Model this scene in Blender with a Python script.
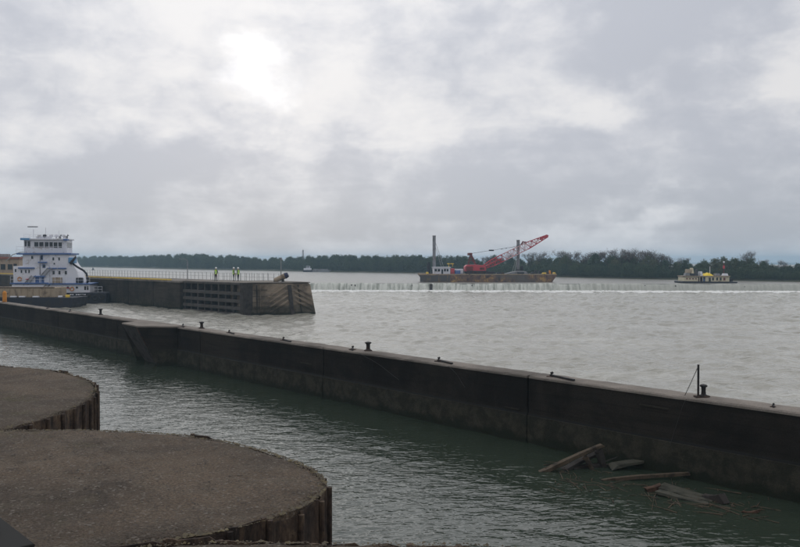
import bpy, bmesh, math, random
import numpy as np
from mathutils import Vector, Matrix

R = math.radians
random.seed(7); rng = np.random.default_rng(11)
S = bpy.context.scene
for o in list(bpy.data.objects): bpy.data.objects.remove(o)
COL = S.collection

# ------------------------------------------------------------------ camera
CAM_H = 6.6
F = 800.0                                    # focal length in photo pixels (800 wide)
cd = bpy.data.cameras.new('camera'); cam = bpy.data.objects.new('camera', cd); COL.objects.link(cam)
cam.location = (0, 0, CAM_H); cam.rotation_euler = (R(90 - 0.9), 0, 0)
cd.sensor_width = 36; cd.lens = 36; cd.clip_start = 0.1; cd.clip_end = 20000
S.camera = cam

# ------------------------------------------------------------------ world: overcast sky, sun veiled ahead
SUN_EL, SUN_AZ = 13.0, -9.6                  # degrees; azimuth from +Y towards +X
sd = Vector((math.sin(R(SUN_AZ))*math.cos(R(SUN_EL)), math.cos(R(SUN_AZ))*math.cos(R(SUN_EL)), math.sin(R(SUN_EL))))
W = bpy.data.worlds.new('World'); S.world = W; W.use_nodes = True
wt = W.node_tree; wt.nodes.clear()

class NT:
    """small helper to wire shader nodes"""
    def __init__(s, t): s.t = t
    def n(s, typ, **kw):
        x = s.t.nodes.new(typ)
        for k, v in kw.items(): setattr(x, k, v)
        return x
    def put(s, sock, v):
        if isinstance(v, bpy.types.NodeSocket): s.t.links.new(v, sock)
        elif isinstance(v, (int, float)) and sock.type == 'RGBA': sock.default_value = (v, v, v, 1)
        elif isinstance(v, (tuple, list)) and sock.type == 'RGBA' and len(v) == 3: sock.default_value = (*v, 1)
        else: sock.default_value = v
    def math(s, op, a, b=0.0, c=None, clamp=False):
        x = s.n('ShaderNodeMath', operation=op, use_clamp=clamp); s.put(x.inputs[0], a); s.put(x.inputs[1], b)
        if c is not None: s.put(x.inputs[2], c)
        return x.outputs[0]
    def vm(s, op, a, b=(0, 0, 0), scale=None):
        x = s.n('ShaderNodeVectorMath', operation=op); s.put(x.inputs[0], a); s.put(x.inputs[1], b)
        if scale is not None: s.put(x.inputs['Scale'], scale)
        return x.outputs['Value'] if op in ('DOT_PRODUCT', 'DISTANCE', 'LENGTH') else x.outputs['Vector']
    def noise(s, vec, scale, detail=4, rough=0.5, dist=0.0, out='Fac'):
        x = s.n('ShaderNodeTexNoise'); s.put(x.inputs['Vector'], vec); s.put(x.inputs['Scale'], scale)
        s.put(x.inputs['Detail'], detail); s.put(x.inputs['Roughness'], rough); s.put(x.inputs['Distortion'], dist)
        return x.outputs[out]
    def vor(s, vec, scale, feature='F1', out='Distance'):
        x = s.n('ShaderNodeTexVoronoi', feature=feature); s.put(x.inputs['Vector'], vec); s.put(x.inputs['Scale'], scale)
        return x.outputs[out]
    def mr(s, v, a, b, c=0.0, d=1.0, smooth=True):
        x = s.n('ShaderNodeMapRange', interpolation_type='SMOOTHSTEP' if smooth else 'LINEAR')
        for i, q in enumerate((v, a, b, c, d)): s.put(x.inputs[i], q)
        return x.outputs[0]
    def mix(s, f, a, b, mode='MIX'):
        x = s.n('ShaderNodeMix', data_type='RGBA', blend_type=mode); s.put(x.inputs[0], f); s.put(x.inputs[6], a); s.put(x.inputs[7], b)
        return x.outputs[2]
    def ramp(s, f, stops):
        x = s.n('ShaderNodeValToRGB'); e = x.color_ramp.elements
        while len(e) < len(stops): e.new(0.5)
        for q, (p, c) in zip(e, stops): q.position = p; q.color = (*c, 1) if len(c) == 3 else c
        s.put(x.inputs[0], f); return x.outputs[0]
    def sep(s, v):
        x = s.n('ShaderNodeSeparateXYZ'); s.put(x.inputs[0], v); return x.outputs
    def comb(s, x, y, z):
        q = s.n('ShaderNodeCombineXYZ'); s.put(q.inputs[0], x); s.put(q.inputs[1], y); s.put(q.inputs[2], z); return q.outputs[0]

w = NT(wt)
tc = w.n('ShaderNodeTexCoord'); D = w.vm('NORMALIZE', tc.outputs['Generated'])
dx, dy, dz = w.sep(D)
zz = w.math('ADD', w.math('MAXIMUM', dz, 0.0), 0.16)
P = w.comb(w.math('DIVIDE', dx, zz), w.math('DIVIDE', dy, zz), 0.0)              # cloud deck seen in perspective
big = w.noise(w.vm('ADD', P, (3.1, 7.7, 0.0)), 0.5, 4, 0.5, 0.3)
Ds = w.vm('MULTIPLY', D, (1, 1, 1.6))
warp = w.vm('SCALE', w.vm('SUBTRACT', w.noise(Ds, 6.0, 5, 0.6, 0, 'Color'), (0.5, 0.5, 0.5)), scale=0.24)
Dw = w.vm('ADD', D, warp)
puff = w.noise(w.vm('ADD', Ds, w.vm('SCALE', warp, scale=0.25)), 5.2, 8, 0.58, 0.0)
wisp = w.noise(Ds, 15.0, 6, 0.6, 0.4)
sdist = w.vm('DISTANCE', D, tuple(sd))
broad = w.mr(sdist, 0.0, 1.7, 1.0, 0.0, False)                                    # whole sky brighter towards the veiled sun
dens = w.math('ADD', w.math('MULTIPLY', w.math('SUBTRACT', big, 0.5), 0.5), w.math('MULTIPLY', w.math('SUBTRACT', puff, 0.5), 2.3))
dens = w.math('ADD', dens, w.math('MULTIPLY', w.math('SUBTRACT', wisp, 0.5), 1.0))
strata = w.noise(w.vm('MULTIPLY', D, (1, 1, 5.5)), 4.6, 6, 0.58, 0.5)
dens = w.math('ADD', dens, w.math('MULTIPLY', w.math('SUBTRACT', strata, 0.5), w.mr(dz, 0.02, 0.3, 1.25, 0.2)))
def direction(px, py):
    return Vector(((px-400)/F, 1.0, (261-py)/F)).normalized()
# heavier and thinner banks of the deck in view: (photo direction, radius, thickness, flatness)
for px, py, r, k, sx in ((695, 130, 0.17, 0.55, 0.5), (690, 15, 0.22, 0.52, 0.6), (170, 160, 0.20, 0.36, 0.45), (40, 160, 0.16, 0.26, 0.6),
                         (470, 178, 0.26, 0.34, 0.4), (250, 205, 0.34, 0.34, 0.25), (10, 60, 0.20, 0.26, 0.8), (640, 190, 0.26, 0.25, 0.3), (420, 20, 0.2, 0.12, 0.5),
                         (280, 85, 0.20, -0.30, 0.6), (630, 216, 0.07, -0.42, 0.35), (590, 122, 0.08, -0.25, 0.45), (400, 120, 0.12, -0.08, 0.5), (120, 105, 0.12, -0.22, 0.6),
                         (790, 95, 0.12, -0.35, 0.9), (520, 70, 0.2, 0.16, 0.5), (330, 230, 0.4, 0.12, 0.12), (330, 150, 0.10, 0.30, 0.7), (215, 150, 0.08, 0.25, 0.8)):
    d0 = direction(px, py)
    q = w.vm('LENGTH', w.vm('MULTIPLY', w.vm('SUBTRACT', Dw, tuple(d0)), (1, 1, 1/sx)))
    dens = w.math('ADD', dens, w.mr(q, 0.0, r, k, 0.0))
low = w.mr(dz, 0.03, 0.17, 1.0, 0.0)                                                # the deck seen edge-on low down is thicker
dens = w.math('ADD', dens, w.math('MULTIPLY', low, 0.10))
thick = w.mr(dens, -0.46, 0.60)
glow = w.math('POWER', broad, 1.6)
bright = w.math('ADD', 6.2, w.math('MULTIPLY', glow, 2.2))
dark = w.math('ADD', 4.25, w.math('MULTIPLY', glow, 1.5))
lum = w.math('ADD', w.math('MULTIPLY', bright, w.math('SUBTRACT', 1.0, thick)), w.math('MULTIPLY', dark, thick))
q = w.vm('LENGTH', w.vm('MULTIPLY', w.vm('SUBTRACT', w.vm('ADD', D, w.vm('SCALE', warp, scale=0.75)), tuple(sd)), (1, 1, 1.5)))
disc = w.math('MULTIPLY', w.mr(q, 0.0, 0.062, 1.0, 0.0), w.math('SUBTRACT', 1.1, w.math('MULTIPLY', thick, 0.9)))
lum = w.math('ADD', lum, w.math('MULTIPLY', disc, 2.3))
lum = w.math('MULTIPLY', lum, w.mr(dz, 0.2, 0.95, 1.0, 1.4, False))                    # overcast deck brightens overhead
hz = w.mr(dz, 0.0, 0.16, 1.0, 0.0)                                                # low sky a little greyer blue
tint = w.mix(thick, (1.0, 0.99, 1.0), (0.925, 0.962, 1.07))
tint = w.mix(w.math('MULTIPLY', hz, 0.7), tint, (0.735, 0.785, 0.865))
cloud = w.vm('SCALE', tint, scale=lum)
sky = w.n('ShaderNodeTexSky', sky_type='NISHITA', sun_disc=False, sun_elevation=R(SUN_EL), sun_rotation=R(SUN_AZ))
col = w.mix(0.985, sky.outputs[0], cloud)
bg = w.n('ShaderNodeBackground'); w.put(bg.inputs[0], col); bg.inputs[1].default_value = 0.1
wo = w.n('ShaderNodeOutputWorld'); wt.links.new(bg.outputs[0], wo.inputs[0])

# ------------------------------------------------------------------ sun (veiled) and exposure
sl = bpy.data.lights.new('sun', 'SUN'); so = bpy.data.objects.new('sun', sl); COL.objects.link(so)
sl.energy = 0.5; sl.angle = R(120); sl.color = (1, 0.965, 0.91)
so.rotation_euler = (-sd).to_track_quat('-Z', 'Y').to_euler(); so.location = (0, 0, 60)
vs = S.view_settings; vs.view_transform = 'Standard'; vs.look = 'None'; vs.exposure = 0.1; vs.gamma = 1.0; vs.use_curve_mapping = False
S.render.engine = 'CYCLES'
S.cycles.volume_bounces = 1

# ------------------------------------------------------------------ helpers
def at(px, py, elev):
    """photo pixel + elevation above the lower pool -> place"""
    y = (CAM_H - elev)*F/(py - 261.0); return Vector(((px-400)/F*y, y, elev))
def atd(px, py, y):
    """photo pixel + distance ahead -> place"""
    return Vector(((px-400)/F*y, y, CAM_H - (py-261.0)/F*y))

def tag(o, label=None, cat=None, group=None, kind=None):
    if label: o['label'] = label
    if cat: o['category'] = cat
    if group: o['group'] = group
    if kind: o['kind'] = kind
    return o
def empty(name, loc=(0, 0, 0), rz=0.0, label=None, cat=None, group=None):
    o = bpy.data.objects.new(name, None); COL.objects.link(o); o.location = loc; o.rotation_euler = (0, 0, rz); o.empty_display_size = 0.3
    return tag(o, label, cat, group)
def from_arrays(name, V, Fc, mat, parent=None, smooth=False, loc=None):
    me = bpy.data.meshes.new(name); me.from_pydata([tuple(v) for v in V], [], [tuple(f) for f in Fc])
    if mat is not None: me.materials.append(mat)
    if smooth: me.polygons.foreach_set('use_smooth', [True]*len(me.polygons))
    me.update()
    o = bpy.data.objects.new(name, me); COL.objects.link(o)
    if parent: o.parent = parent
    if loc is not None: o.location = loc
    return o
class MB:
    def __init__(s): s.v = []; s.f = []
    def add(s, V, Fc):
        b = len(s.v); s.v += [Vector(q) for q in V]; s.f += [tuple(i+b for i in f) for f in Fc]; return s
    def box(s, x0, x1, y0, y1, z0, z1):
        return s.hexa([(x0, y0, z0), (x1, y0, z0), (x1, y1, z0), (x0, y1, z0), (x0, y0, z1), (x1, y0, z1), (x1, y1, z1), (x0, y1, z1)])
    def hexa(s, p):
        return s.add(p, [(0, 3, 2, 1), (4, 5, 6, 7), (0, 1, 5, 4), (1, 2, 6, 5), (2, 3, 7, 6), (3, 0, 4, 7)])
    def tube(s, pts, r, n=8, caps=True, r2=None):
        pts = [Vector(p) for p in pts]; m = len(pts); V = []; up = Vector((0, 0, 1))
        for i, p in enumerate(pts):
            t = (pts[min(i+1, m-1)] - pts[max(i-1, 0)]).normalized()
            a = t.cross(up) if abs(t.z) < 0.95 else t.cross(Vector((1, 0, 0)))
            a.normalize(); b = t.cross(a)
            rr = r if r2 is None else r + (r2-r)*i/(m-1)
            V += [p + a*rr*math.cos(2*math.pi*k/n) + b*rr*math.sin(2*math.pi*k/n) for k in range(n)]
        Fc = [(i*n+k, i*n+(k+1) % n, (i+1)*n+(k+1) % n, (i+1)*n+k) for i in range(m-1) for k in range(n)]
        if caps: Fc += [tuple(range(n))[::-1], tuple((m-1)*n+k for k in range(n))]
        return s.add(V, Fc)
    def beam(s, a, b, w_, h, up=(0, 0, 1)):
        a = Vector(a); b = Vector(b); t = (b-a).normalized(); u = Vector(up)
        if abs(t.dot(u)) > 0.97: u = Vector((1, 0, 0))
        sd_ = t.cross(u).normalized()*w_/2; u2 = sd_.cross(t).normalized()*h/2
        return s.hexa([a-sd_-u2, a+sd_-u2, b+sd_-u2, b-sd_-u2, a-sd_+u2, a+sd_+u2, b+sd_+u2, b-sd_+u2])
    def lathe(s, prof, n=16, c=(0, 0, 0)):
        V = [(c[0]+r*math.cos(2*math.pi*k/n), c[1]+r*math.sin(2*math.pi*k/n), c[2]+z) for r, z in prof for k in range(n)]
        m = len(prof)
        Fc = [(i*n+k, i*n+(k+1) % n, (i+1)*n+(k+1) % n, (i+1)*n+k) for i in range(m-1) for k in range(n)]
        Fc += [tuple(range(n))[::-1], tuple((m-1)*n+k for k in range(n))]
        return s.add(V, Fc)
    def prism(s, poly, z0, z1, top=None):
        n = len(poly); top = top or poly
        V = [(p[0], p[1], z0) for p in poly] + [(p[0], p[1], z1) for p in top]
        return s.add(V, [tuple(range(n))[::-1], tuple(range(n, 2*n))] + [(i, (i+1) % n, n+(i+1) % n, n+i) for i in range(n)])
    def xz(s, poly, y0, y1):
        """outline in the x-z plane pushed through y"""
        n = len(poly); V = [(p[0], y0, p[1]) for p in poly] + [(p[0], y1, p[1]) for p in poly]
        return s.add(V, [tuple(range(n)), tuple(range(n, 2*n))[::-1]] + [(i, n+i, n+(i+1) % n, (i+1) % n) for i in range(n)])
    def build(s, name, mat, parent=None, bevel=0.0, smooth=False, loc=None):
        o = from_arrays(name, s.v, s.f, mat, parent, smooth, loc)
        bm = bmesh.new(); bm.from_mesh(o.data); bmesh.ops.recalc_face_normals(bm, faces=bm.faces)
        if bevel: bmesh.ops.bevel(bm, geom=[e for e in bm.edges], offset=bevel, segments=1, affect='EDGES', clamp_overlap=True)
        bm.to_mesh(o.data); bm.free(); return o
def copy_part(o, parent, loc=None, rot=None, scale=None):
    c = o.copy(); COL.objects.link(c); c.parent = parent
    if loc is not None: c.location = loc
    if rot is not None: c.rotation_euler = rot
    if scale is not None: c.scale = scale
    return c
def copy_tree(o, parent=None):
    c = o.copy(); COL.objects.link(c); c.parent = parent
    for ch in list(o.children): copy_tree(ch, c)
    return c

# ------------------------------------------------------------------ materials
def pbr(name, color=(0.5, 0.5, 0.5), rough=0.7, metal=0.0, spec=0.5):
    m = bpy.data.materials.new(name); m.use_nodes = True; t = NT(m.node_tree)
    b = m.node_tree.nodes['Principled BSDF']; t.put(b.inputs['Base Color'], color); b.inputs['Roughness'].default_value = rough
    b.inputs['Metallic'].default_value = metal; b.inputs['Specular IOR Level'].default_value = spec
    return m, t, b
def coords(t, kind='Object'): return t.n('ShaderNodeTexCoord').outputs[kind]
def worldpos(t): return t.n('ShaderNodeNewGeometry').outputs['Position']
def bump(t, b, h, dist=1.0, strength=1.0):
    x = t.n('ShaderNodeBump'); x.inputs['Distance'].default_value = dist; x.inputs['Strength'].default_value = strength
    t.put(x.inputs['Height'], h); t.t.links.new(x.outputs[0], b.inputs['Normal'])

def weathered(name, base, dirt, amount=0.5, scale=1.2, rough=0.75, metal=0.0, spec=0.4, streak=True, bmp=0.004):
    """painted or bare surface with blotches and run-down streaks of dirt"""
    m, t, b = pbr(name, base, rough, metal, spec); p = worldpos(t)
    a = t.noise(p, scale, 6, 0.62, 0.3)
    k = t.mr(a, 0.62-0.3*amount, 0.75-0.2*amount)
    if streak:
        s_ = t.noise(t.vm('MULTIPLY', p, (3.5, 3.5, 0.28)), scale, 4, 0.6)
        k = t.math('MAXIMUM', k, t.mr(s_, 0.66-0.22*amount, 0.82-0.2*amount))
    g = t.noise(p, scale*14, 3, 0.6)
    c = t.mix(t.math('MULTIPLY', k, 0.9), base, dirt)
    c = t.mix(0.35, c, t.mix(g, (0.55, 0.55, 0.55), (1.4, 1.4, 1.4)), 'MULTIPLY')
    t.put(b.inputs['Base Color'], c); t.put(b.inputs['Roughness'], t.mr(a, 0.3, 0.7, rough-0.12, min(rough+0.15, 1)))
    bump(t, b, t.math('ADD', t.noise(p, scale*9, 5, 0.65), t.math('MULTIPLY', a, 0.8)), bmp)
    return m

def concrete(name, base, dirt, top=False, moss=True):
    m, t, b = pbr(name, base, 0.92, 0, 0.12); p = worldpos(t); x, y, z = t.sep(p)
    blot = t.noise(p, 0.35, 6, 0.62, 0.4); med = t.noise(p, 2.2, 6, 0.65, 0.2); fin = t.noise(p, 26, 4, 0.7)
    run = t.noise(t.vm('MULTIPLY', p, (1.6, 1.6, 0.22)), 1.2, 6, 0.7, 0.6)
    c = t.mix(t.mr(blot, 0.36, 0.66), base, dirt)
    if not top:
        c = t.mix(t.math('MULTIPLY', t.mr(run, 0.55, 0.75), 0.4), c, tuple(q*0.5 for q in dirt))
        c = t.mix(t.math('MULTIPLY', t.mr(run, 0.40, 0.26), 0.35), c, tuple(q*1.7 for q in base))
        band = t.noise(t.vm('MULTIPLY', p, (0.22, 0.22, 2.6)), 1.1, 5, 0.65, 0.3)
        c = t.mix(t.math('MULTIPLY', t.mr(band, 0.45, 0.7), 0.55), c, tuple(q*0.55 for q in dirt))
        course = t.math('FRACT', t.math('DIVIDE', z, 0.62))                      # faint lift lines of the formwork
        line = t.math('MULTIPLY', t.mr(course, 0.0, 0.06, 1.0, 0.0), t.mr(med, 0.35, 0.6))
        c = t.mix(t.math('MULTIPLY', line, 0.55), c, tuple(q*0.4 for q in dirt))
    if moss:                                                                      # wet algae and silt below the high-water mark
        hw = t.math('ADD', z, t.math('MULTIPLY', t.math('SUBTRACT', med, 0.5), 0.5))
        c = t.mix(t.mr(hw, 1.25, 0.85, 0.0, 0.75), c, t.mix(t.mr(med, 0.4, 0.62), (0.024, 0.025, 0.017), (0.055, 0.050, 0.037)))
        c = t.mix(t.mr(hw, 0.42, 0.12, 0.0, 0.85), c, (0.014, 0.018, 0.011))
    c = t.mix(0.5, c, t.mix(t.mr(fin, 0.25, 0.75), (0.5, 0.5, 0.5), (1.45, 1.45, 1.45)), 'MULTIPLY')
    t.put(b.inputs['Base Color'], c)
    pits = t.mr(t.noise(p, 5.5, 4, 0.7), 0.34, 0.46)
    h = t.math('ADD', t.math('MULTIPLY', fin, 0.3), t.math('ADD', med, t.math('MULTIPLY', pits, 0.5)))
    bump(t, b, h, 0.012 if not top else 0.006)
    return m

M = {}
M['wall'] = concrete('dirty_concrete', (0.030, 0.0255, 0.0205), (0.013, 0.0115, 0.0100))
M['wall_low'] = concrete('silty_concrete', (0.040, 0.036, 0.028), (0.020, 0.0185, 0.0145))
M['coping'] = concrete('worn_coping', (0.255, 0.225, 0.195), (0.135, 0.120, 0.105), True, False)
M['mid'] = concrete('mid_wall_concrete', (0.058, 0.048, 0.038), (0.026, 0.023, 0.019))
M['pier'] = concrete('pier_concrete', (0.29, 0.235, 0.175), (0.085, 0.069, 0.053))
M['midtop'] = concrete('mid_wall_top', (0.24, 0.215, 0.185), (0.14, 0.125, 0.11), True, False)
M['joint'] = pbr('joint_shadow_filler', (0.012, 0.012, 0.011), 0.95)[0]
M['wale'] = weathered('weathered_timber', (0.062, 0.054, 0.047), (0.05, 0.046, 0.042), 0.5, 1.4, 0.85)
M['darkwood'] = weathered('dark_timber', (0.040, 0.034, 0.030), (0.016, 0.014, 0.013), 0.5, 2.0, 0.9)
M['driftwood'] = weathered('driftwood', (0.085, 0.062, 0.040), (0.024, 0.019, 0.014), 0.5, 3.0, 0.85, bmp=0.01)
M['greywood'] = weathered('grey_driftwood', (0.062, 0.061, 0.045), (0.022, 0.023, 0.016), 0.5, 3.0, 0.85, bmp=0.01)
M['orangewood'] = weathered('red_driftwood', (0.085, 0.045, 0.028), (0.035, 0.022, 0.015), 0.4, 3.0, 0.85, bmp=0.01)
M['iron'] = weathered('black_iron', (0.022, 0.021, 0.022), (0.05, 0.03, 0.02), 0.4, 3.0, 0.6, 0.3)
M['rust'] = weathered('rusty_iron', (0.075, 0.042, 0.028), (0.025, 0.02, 0.018), 0.6, 3.0, 0.85, 0.2)
M['steel'] = weathered('grey_steel', (0.23, 0.235, 0.25), (0.11, 0.09, 0.08), 0.4, 1.0, 0.6, 0.2)
M['cable'] = pbr('steel_cable', (0.035, 0.033, 0.031), 0.8, 0.1)[0]
M['galv'] = weathered('galvanised', (0.30, 0.31, 0.31), (0.17, 0.16, 0.15), 0.3, 3.0, 0.55, 0.4)
M['white'] = weathered('white_paint', (0.70, 0.71, 0.76), (0.42, 0.39, 0.37), 0.22, 1.3, 0.5)
M['cream'] = weathered('cream_paint', (0.62, 0.56, 0.40), (0.33, 0.26, 0.17), 0.3, 1.3, 0.55)
M['blue'] = weathered('blue_paint', (0.075, 0.145, 0.34), (0.05, 0.075, 0.15), 0.3, 1.5, 0.5)
M['lightblue'] = weathered('light_blue_paint', (0.13, 0.30, 0.52), (0.05, 0.1, 0.2), 0.3, 1.5, 0.5)
M['hull'] = weathered('black_hull_paint', (0.014, 0.016, 0.026), (0.032, 0.028, 0.026), 0.35, 1.0, 0.55)
M['glass'] = pbr('dark_window_glass', (0.012, 0.015, 0.017), 0.08, 0, 0.6)[0]
M['red'] = weathered('crane_red_paint', (0.50, 0.060, 0.078), (0.28, 0.05, 0.058), 0.4, 1.2, 0.5)
M['darkred'] = weathered('dull_red_paint', (0.17, 0.035, 0.035), (0.07, 0.025, 0.02), 0.4, 1.2, 0.6)
M['boomwhite'] = weathered('faded_boom_paint', (0.66, 0.44, 0.46), (0.33, 0.08, 0.09), 0.45, 1.0, 0.55)
M['yellow'] = weathered('yellow_paint', (0.72, 0.50, 0.06), (0.28, 0.18, 0.06), 0.35, 2.0, 0.6)
M['tarp'] = weathered('yellow_tarpaulin', (0.85, 0.62, 0.02), (0.62, 0.42, 0.02), 0.2, 2.0, 0.55)
def barge_paint():
    m, t, b = pbr('rust_streaked_hull', (0.1, 0.07, 0.05), 0.85); p = worldpos(t)
    a = t.noise(t.vm('MULTIPLY', p, (1.0, 1.0, 0.9)), 0.75, 6, 0.7, 0.4); k = t.noise(t.vm('MULTIPLY', p, (1.3, 1.3, 0.5)), 1.9, 4, 0.7); big = t.noise(p, 0.16, 3, 0.5)
    c = t.ramp(a, [(0.34, (0.045, 0.032, 0.035)), (0.45, (0.14, 0.085, 0.065)), (0.54, (0.23, 0.14, 0.075)), (0.63, (0.44, 0.27, 0.08)), (0.72, (0.32, 0.26, 0.18))])
    c = t.mix(t.mr(k, 0.55, 0.7), c, (0.06, 0.042, 0.045)); c = t.mix(t.mr(big, 0.52, 0.62), c, (0.12, 0.105, 0.095))
    t.put(b.inputs['Base Color'], c); return m
M['bargehull'] = barge_paint()
M['bargegrey'] = weathered('grey_rust_hull', (0.085, 0.080, 0.078), (0.19, 0.13, 0.065), 0.35, 0.5, 0.8)
M['tan'] = weathered('tan_steel', (0.34, 0.27, 0.19), (0.12, 0.085, 0.06), 0.35, 0.9, 0.75)
M['rope'] = pbr('rope', (0.2, 0.17, 0.12), 0.9)[0]
M['orange'] = weathered('orange_paint', (0.6, 0.24, 0.03), (0.3, 0.12, 0.03), 0.3, 2.0, 0.6)
M['navy'] = weathered('navy_rubber', (0.025, 0.03, 0.07), (0.02, 0.02, 0.03), 0.3, 2.0, 0.7)
M['roofred'] = weathered('brick_red_roof', (0.27, 0.11, 0.085), (0.15, 0.07, 0.06), 0.3, 1.0, 0.8)
M['brick'] = weathered('buff_wall', (0.36, 0.28, 0.21), (0.22, 0.17, 0.13), 0.3, 0.8, 0.85)
M['skin'] = pbr('skin', (0.42, 0.25, 0.18), 0.6)[0]
M['vest'] = pbr('high_visibility_fabric', (0.42, 0.72, 0.03), 0.7)[0]
M['tape'] = pbr('reflective_tape', (0.7, 0.7, 0.68), 0.35)[0]
M['helmet'] = pbr('white_plastic', (0.82, 0.82, 0.80), 0.35)[0]
M['trousers'] = weathered('dark_trousers', (0.022, 0.026, 0.036), (0.03, 0.03, 0.03), 0.3, 6, 0.9)
M['jacket'] = weathered('dark_jacket', (0.035, 0.036, 0.042), (0.02, 0.02, 0.02), 0.3, 6, 0.9)
M['boot'] = pbr('boot_leather', (0.03, 0.022, 0.016), 0.7)[0]

def pile_material():
    m, t, b = pbr('sheet_pile_rust', (0.08, 0.05, 0.04), 0.85, 0.15, 0.3); p = worldpos(t)
    oi = t.n('ShaderNodeObjectInfo').outputs['Random']
    a = t.noise(t.vm('MULTIPLY', p, (1.0, 1.0, 0.45)), 6.0, 7, 0.72, 0.4); fl = t.noise(p, 17, 5, 0.72)
    c = t.ramp(a, [(0.36, (0.012, 0.010, 0.009)), (0.48, (0.060, 0.042, 0.032)), (0.57, (0.125, 0.085, 0.055)), (0.66, (0.20, 0.155, 0.105))])
    c = t.mix(t.mr(fl, 0.55, 0.72), c, (0.016, 0.013, 0.012))
    c = t.mix(t.mr(oi, 0.0, 1.0, 0.0, 0.5, False), c, (0.045, 0.033, 0.028))
    t.put(b.inputs['Base Color'], c); bump(t, b, t.math('ADD', a, t.math('MULTIPLY', fl, 0.7)), 0.018); return m
M['pile'] = pile_material()

def gravel_material():
    m, t, b = pbr('gravel_fill', (0.1, 0.09, 0.08), 0.92, 0, 0.3); p = worldpos(t)
    big = t.noise(p, 0.55, 5, 0.6, 0.3); mid = t.noise(p, 3.2, 5, 0.65); g = t.noise(p, 38, 4, 0.75)
    vo = t.n('ShaderNodeTexVoronoi'); t.put(vo.inputs['Vector'], p); vo.inputs['Scale'].default_value = 42
    vc = t.sep(vo.outputs['Color'])[0]
    c = t.mix(t.mr(big, 0.35, 0.65), (0.118, 0.088, 0.062), (0.066, 0.051, 0.038))
    c = t.mix(t.math('MULTIPLY', t.mr(mid, 0.45, 0.7), 0.5), c, (0.125, 0.104, 0.080))
    weed = t.math('MULTIPLY', t.mr(t.noise(p, 1.1, 6, 0.7, 0.6), 0.56, 0.70), 0.6); c = t.mix(weed, c, (0.075, 0.068, 0.032))
    damp = t.math('MULTIPLY', t.mr(t.noise(t.vm('ADD', p, (9, 4, 0)), 0.7, 5, 0.6, 0.8), 0.58, 0.68), 0.55); c = t.mix(damp, c, (0.036, 0.029, 0.024))
    c = t.mix(0.75, c, t.mix(t.mr(g, 0.3, 0.7), (0.38, 0.38, 0.38), (1.6, 1.58, 1.55)), 'MULTIPLY')
    c = t.mix(t.mr(vc, 0.93, 0.98, 0.0, 0.7), c, (0.20, 0.18, 0.155))
    t.put(b.inputs['Base Color'], c)
    h = t.math('ADD', t.math('MULTIPLY', g, 0.9), t.math('MULTIPLY', t.math('SUBTRACT', 1.0, vo.outputs['Distance']), 0.8))
    bump(t, b, h, 0.02); return m
M['gravel'] = gravel_material()
def pebble_material():
    m, t, b = pbr('pebbles', (0.1, 0.09, 0.08), 0.9); p = worldpos(t)
    n_ = t.noise(p, 9.0, 2, 0.9)
    t.put(b.inputs['Base Color'], t.ramp(n_, [(0.3, (0.045, 0.037, 0.030)), (0.5, (0.090, 0.074, 0.060)), (0.66, (0.13, 0.108, 0.085)), (0.80, (0.24, 0.21, 0.17))])); return m
M['pebble'] = pebble_material()
def crumb_material():
    m, t, b = pbr('weedy_crumbs', (0.1, 0.09, 0.06), 0.95); p = worldpos(t)
    t.put(b.inputs['Base Color'], t.ramp(t.noise(p, 6.0, 4, 0.8), [(0.3, (0.045, 0.038, 0.03)), (0.5, (0.105, 0.088, 0.06)), (0.6, (0.13, 0.105, 0.05)), (0.72, (0.25, 0.22, 0.18))])); return m
M['crumb'] = crumb_material()

def water_material(name, body, layers, rough, ior=1.333, patch=0.0, patchcol=None):
    """turbid river water: body colour under a dielectric surface with layered ripples in metres"""
    m, t, b = pbr(name, body, rough, 0, 0.5); p = worldpos(t)
    b.inputs['IOR'].default_value = ior
    h = None
    for sc, amp, st, det, rot in layers:
        q = t.n('ShaderNodeMapping'); t.put(q.inputs['Vector'], p); q.inputs['Rotation'].default_value = (0, 0, R(rot)); q.inputs['Scale'].default_value = (1, st, 1)
        v = t.math('MULTIPLY', t.noise(q.outputs[0], sc, det, 0.55, 0.5), amp)
        h = v if h is None else t.math('ADD', h, v)
    bump(t, b, h, 1.0)
    if patchcol:
        q = t.noise(t.vm('MULTIPLY', p, (0.5, 1.6, 1.0)), 0.11, 6, 0.6, 1.2)
        c = t.mix(t.math('MULTIPLY', t.mr(q, 0.45, 0.7), patch), body, patchcol)
        wash = t.noise(t.vm('MULTIPLY', p, (0.16, 0.75, 1.0)), 0.9, 6, 0.68, 0.8)                # drifting streaks of foam, thickest below the dam
        c = t.mix(t.math('MULTIPLY', t.mr(wash, 0.54, 0.72), t.mr(t.sep(p)[1], 95, 172, 0.12, 0.75)), c, (0.62, 0.62, 0.57))
        t.put(b.inputs['Base Color'], c)
    return m
M['lockwater'] = water_material('lock_water', (0.030, 0.042, 0.029), [(1.0, 0.036, 1.8, 1.0, 15), (2.6, 0.028, 2.0, 1.0, -10), (6.5, 0.0095, 1.6, 1.0, 8)], 0.05, ior=1.40)
M['river'] = water_material('tailwater', (0.265, 0.255, 0.21), [(0.3, 0.19, 2.3, 2, 5), (1.0, 0.135, 2.4, 2, -8), (3.2, 0.042, 1.9, 2, 10)], 0.14, patch=0.8, patchcol=(0.38, 0.37, 0.32))
M['pool'] = water_material('upper_pool', (0.22, 0.21, 0.185), [(0.5, 0.40, 2.0, 3, 0), (1.8, 0.16, 1.6, 3, 20)], 0.28)

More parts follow.
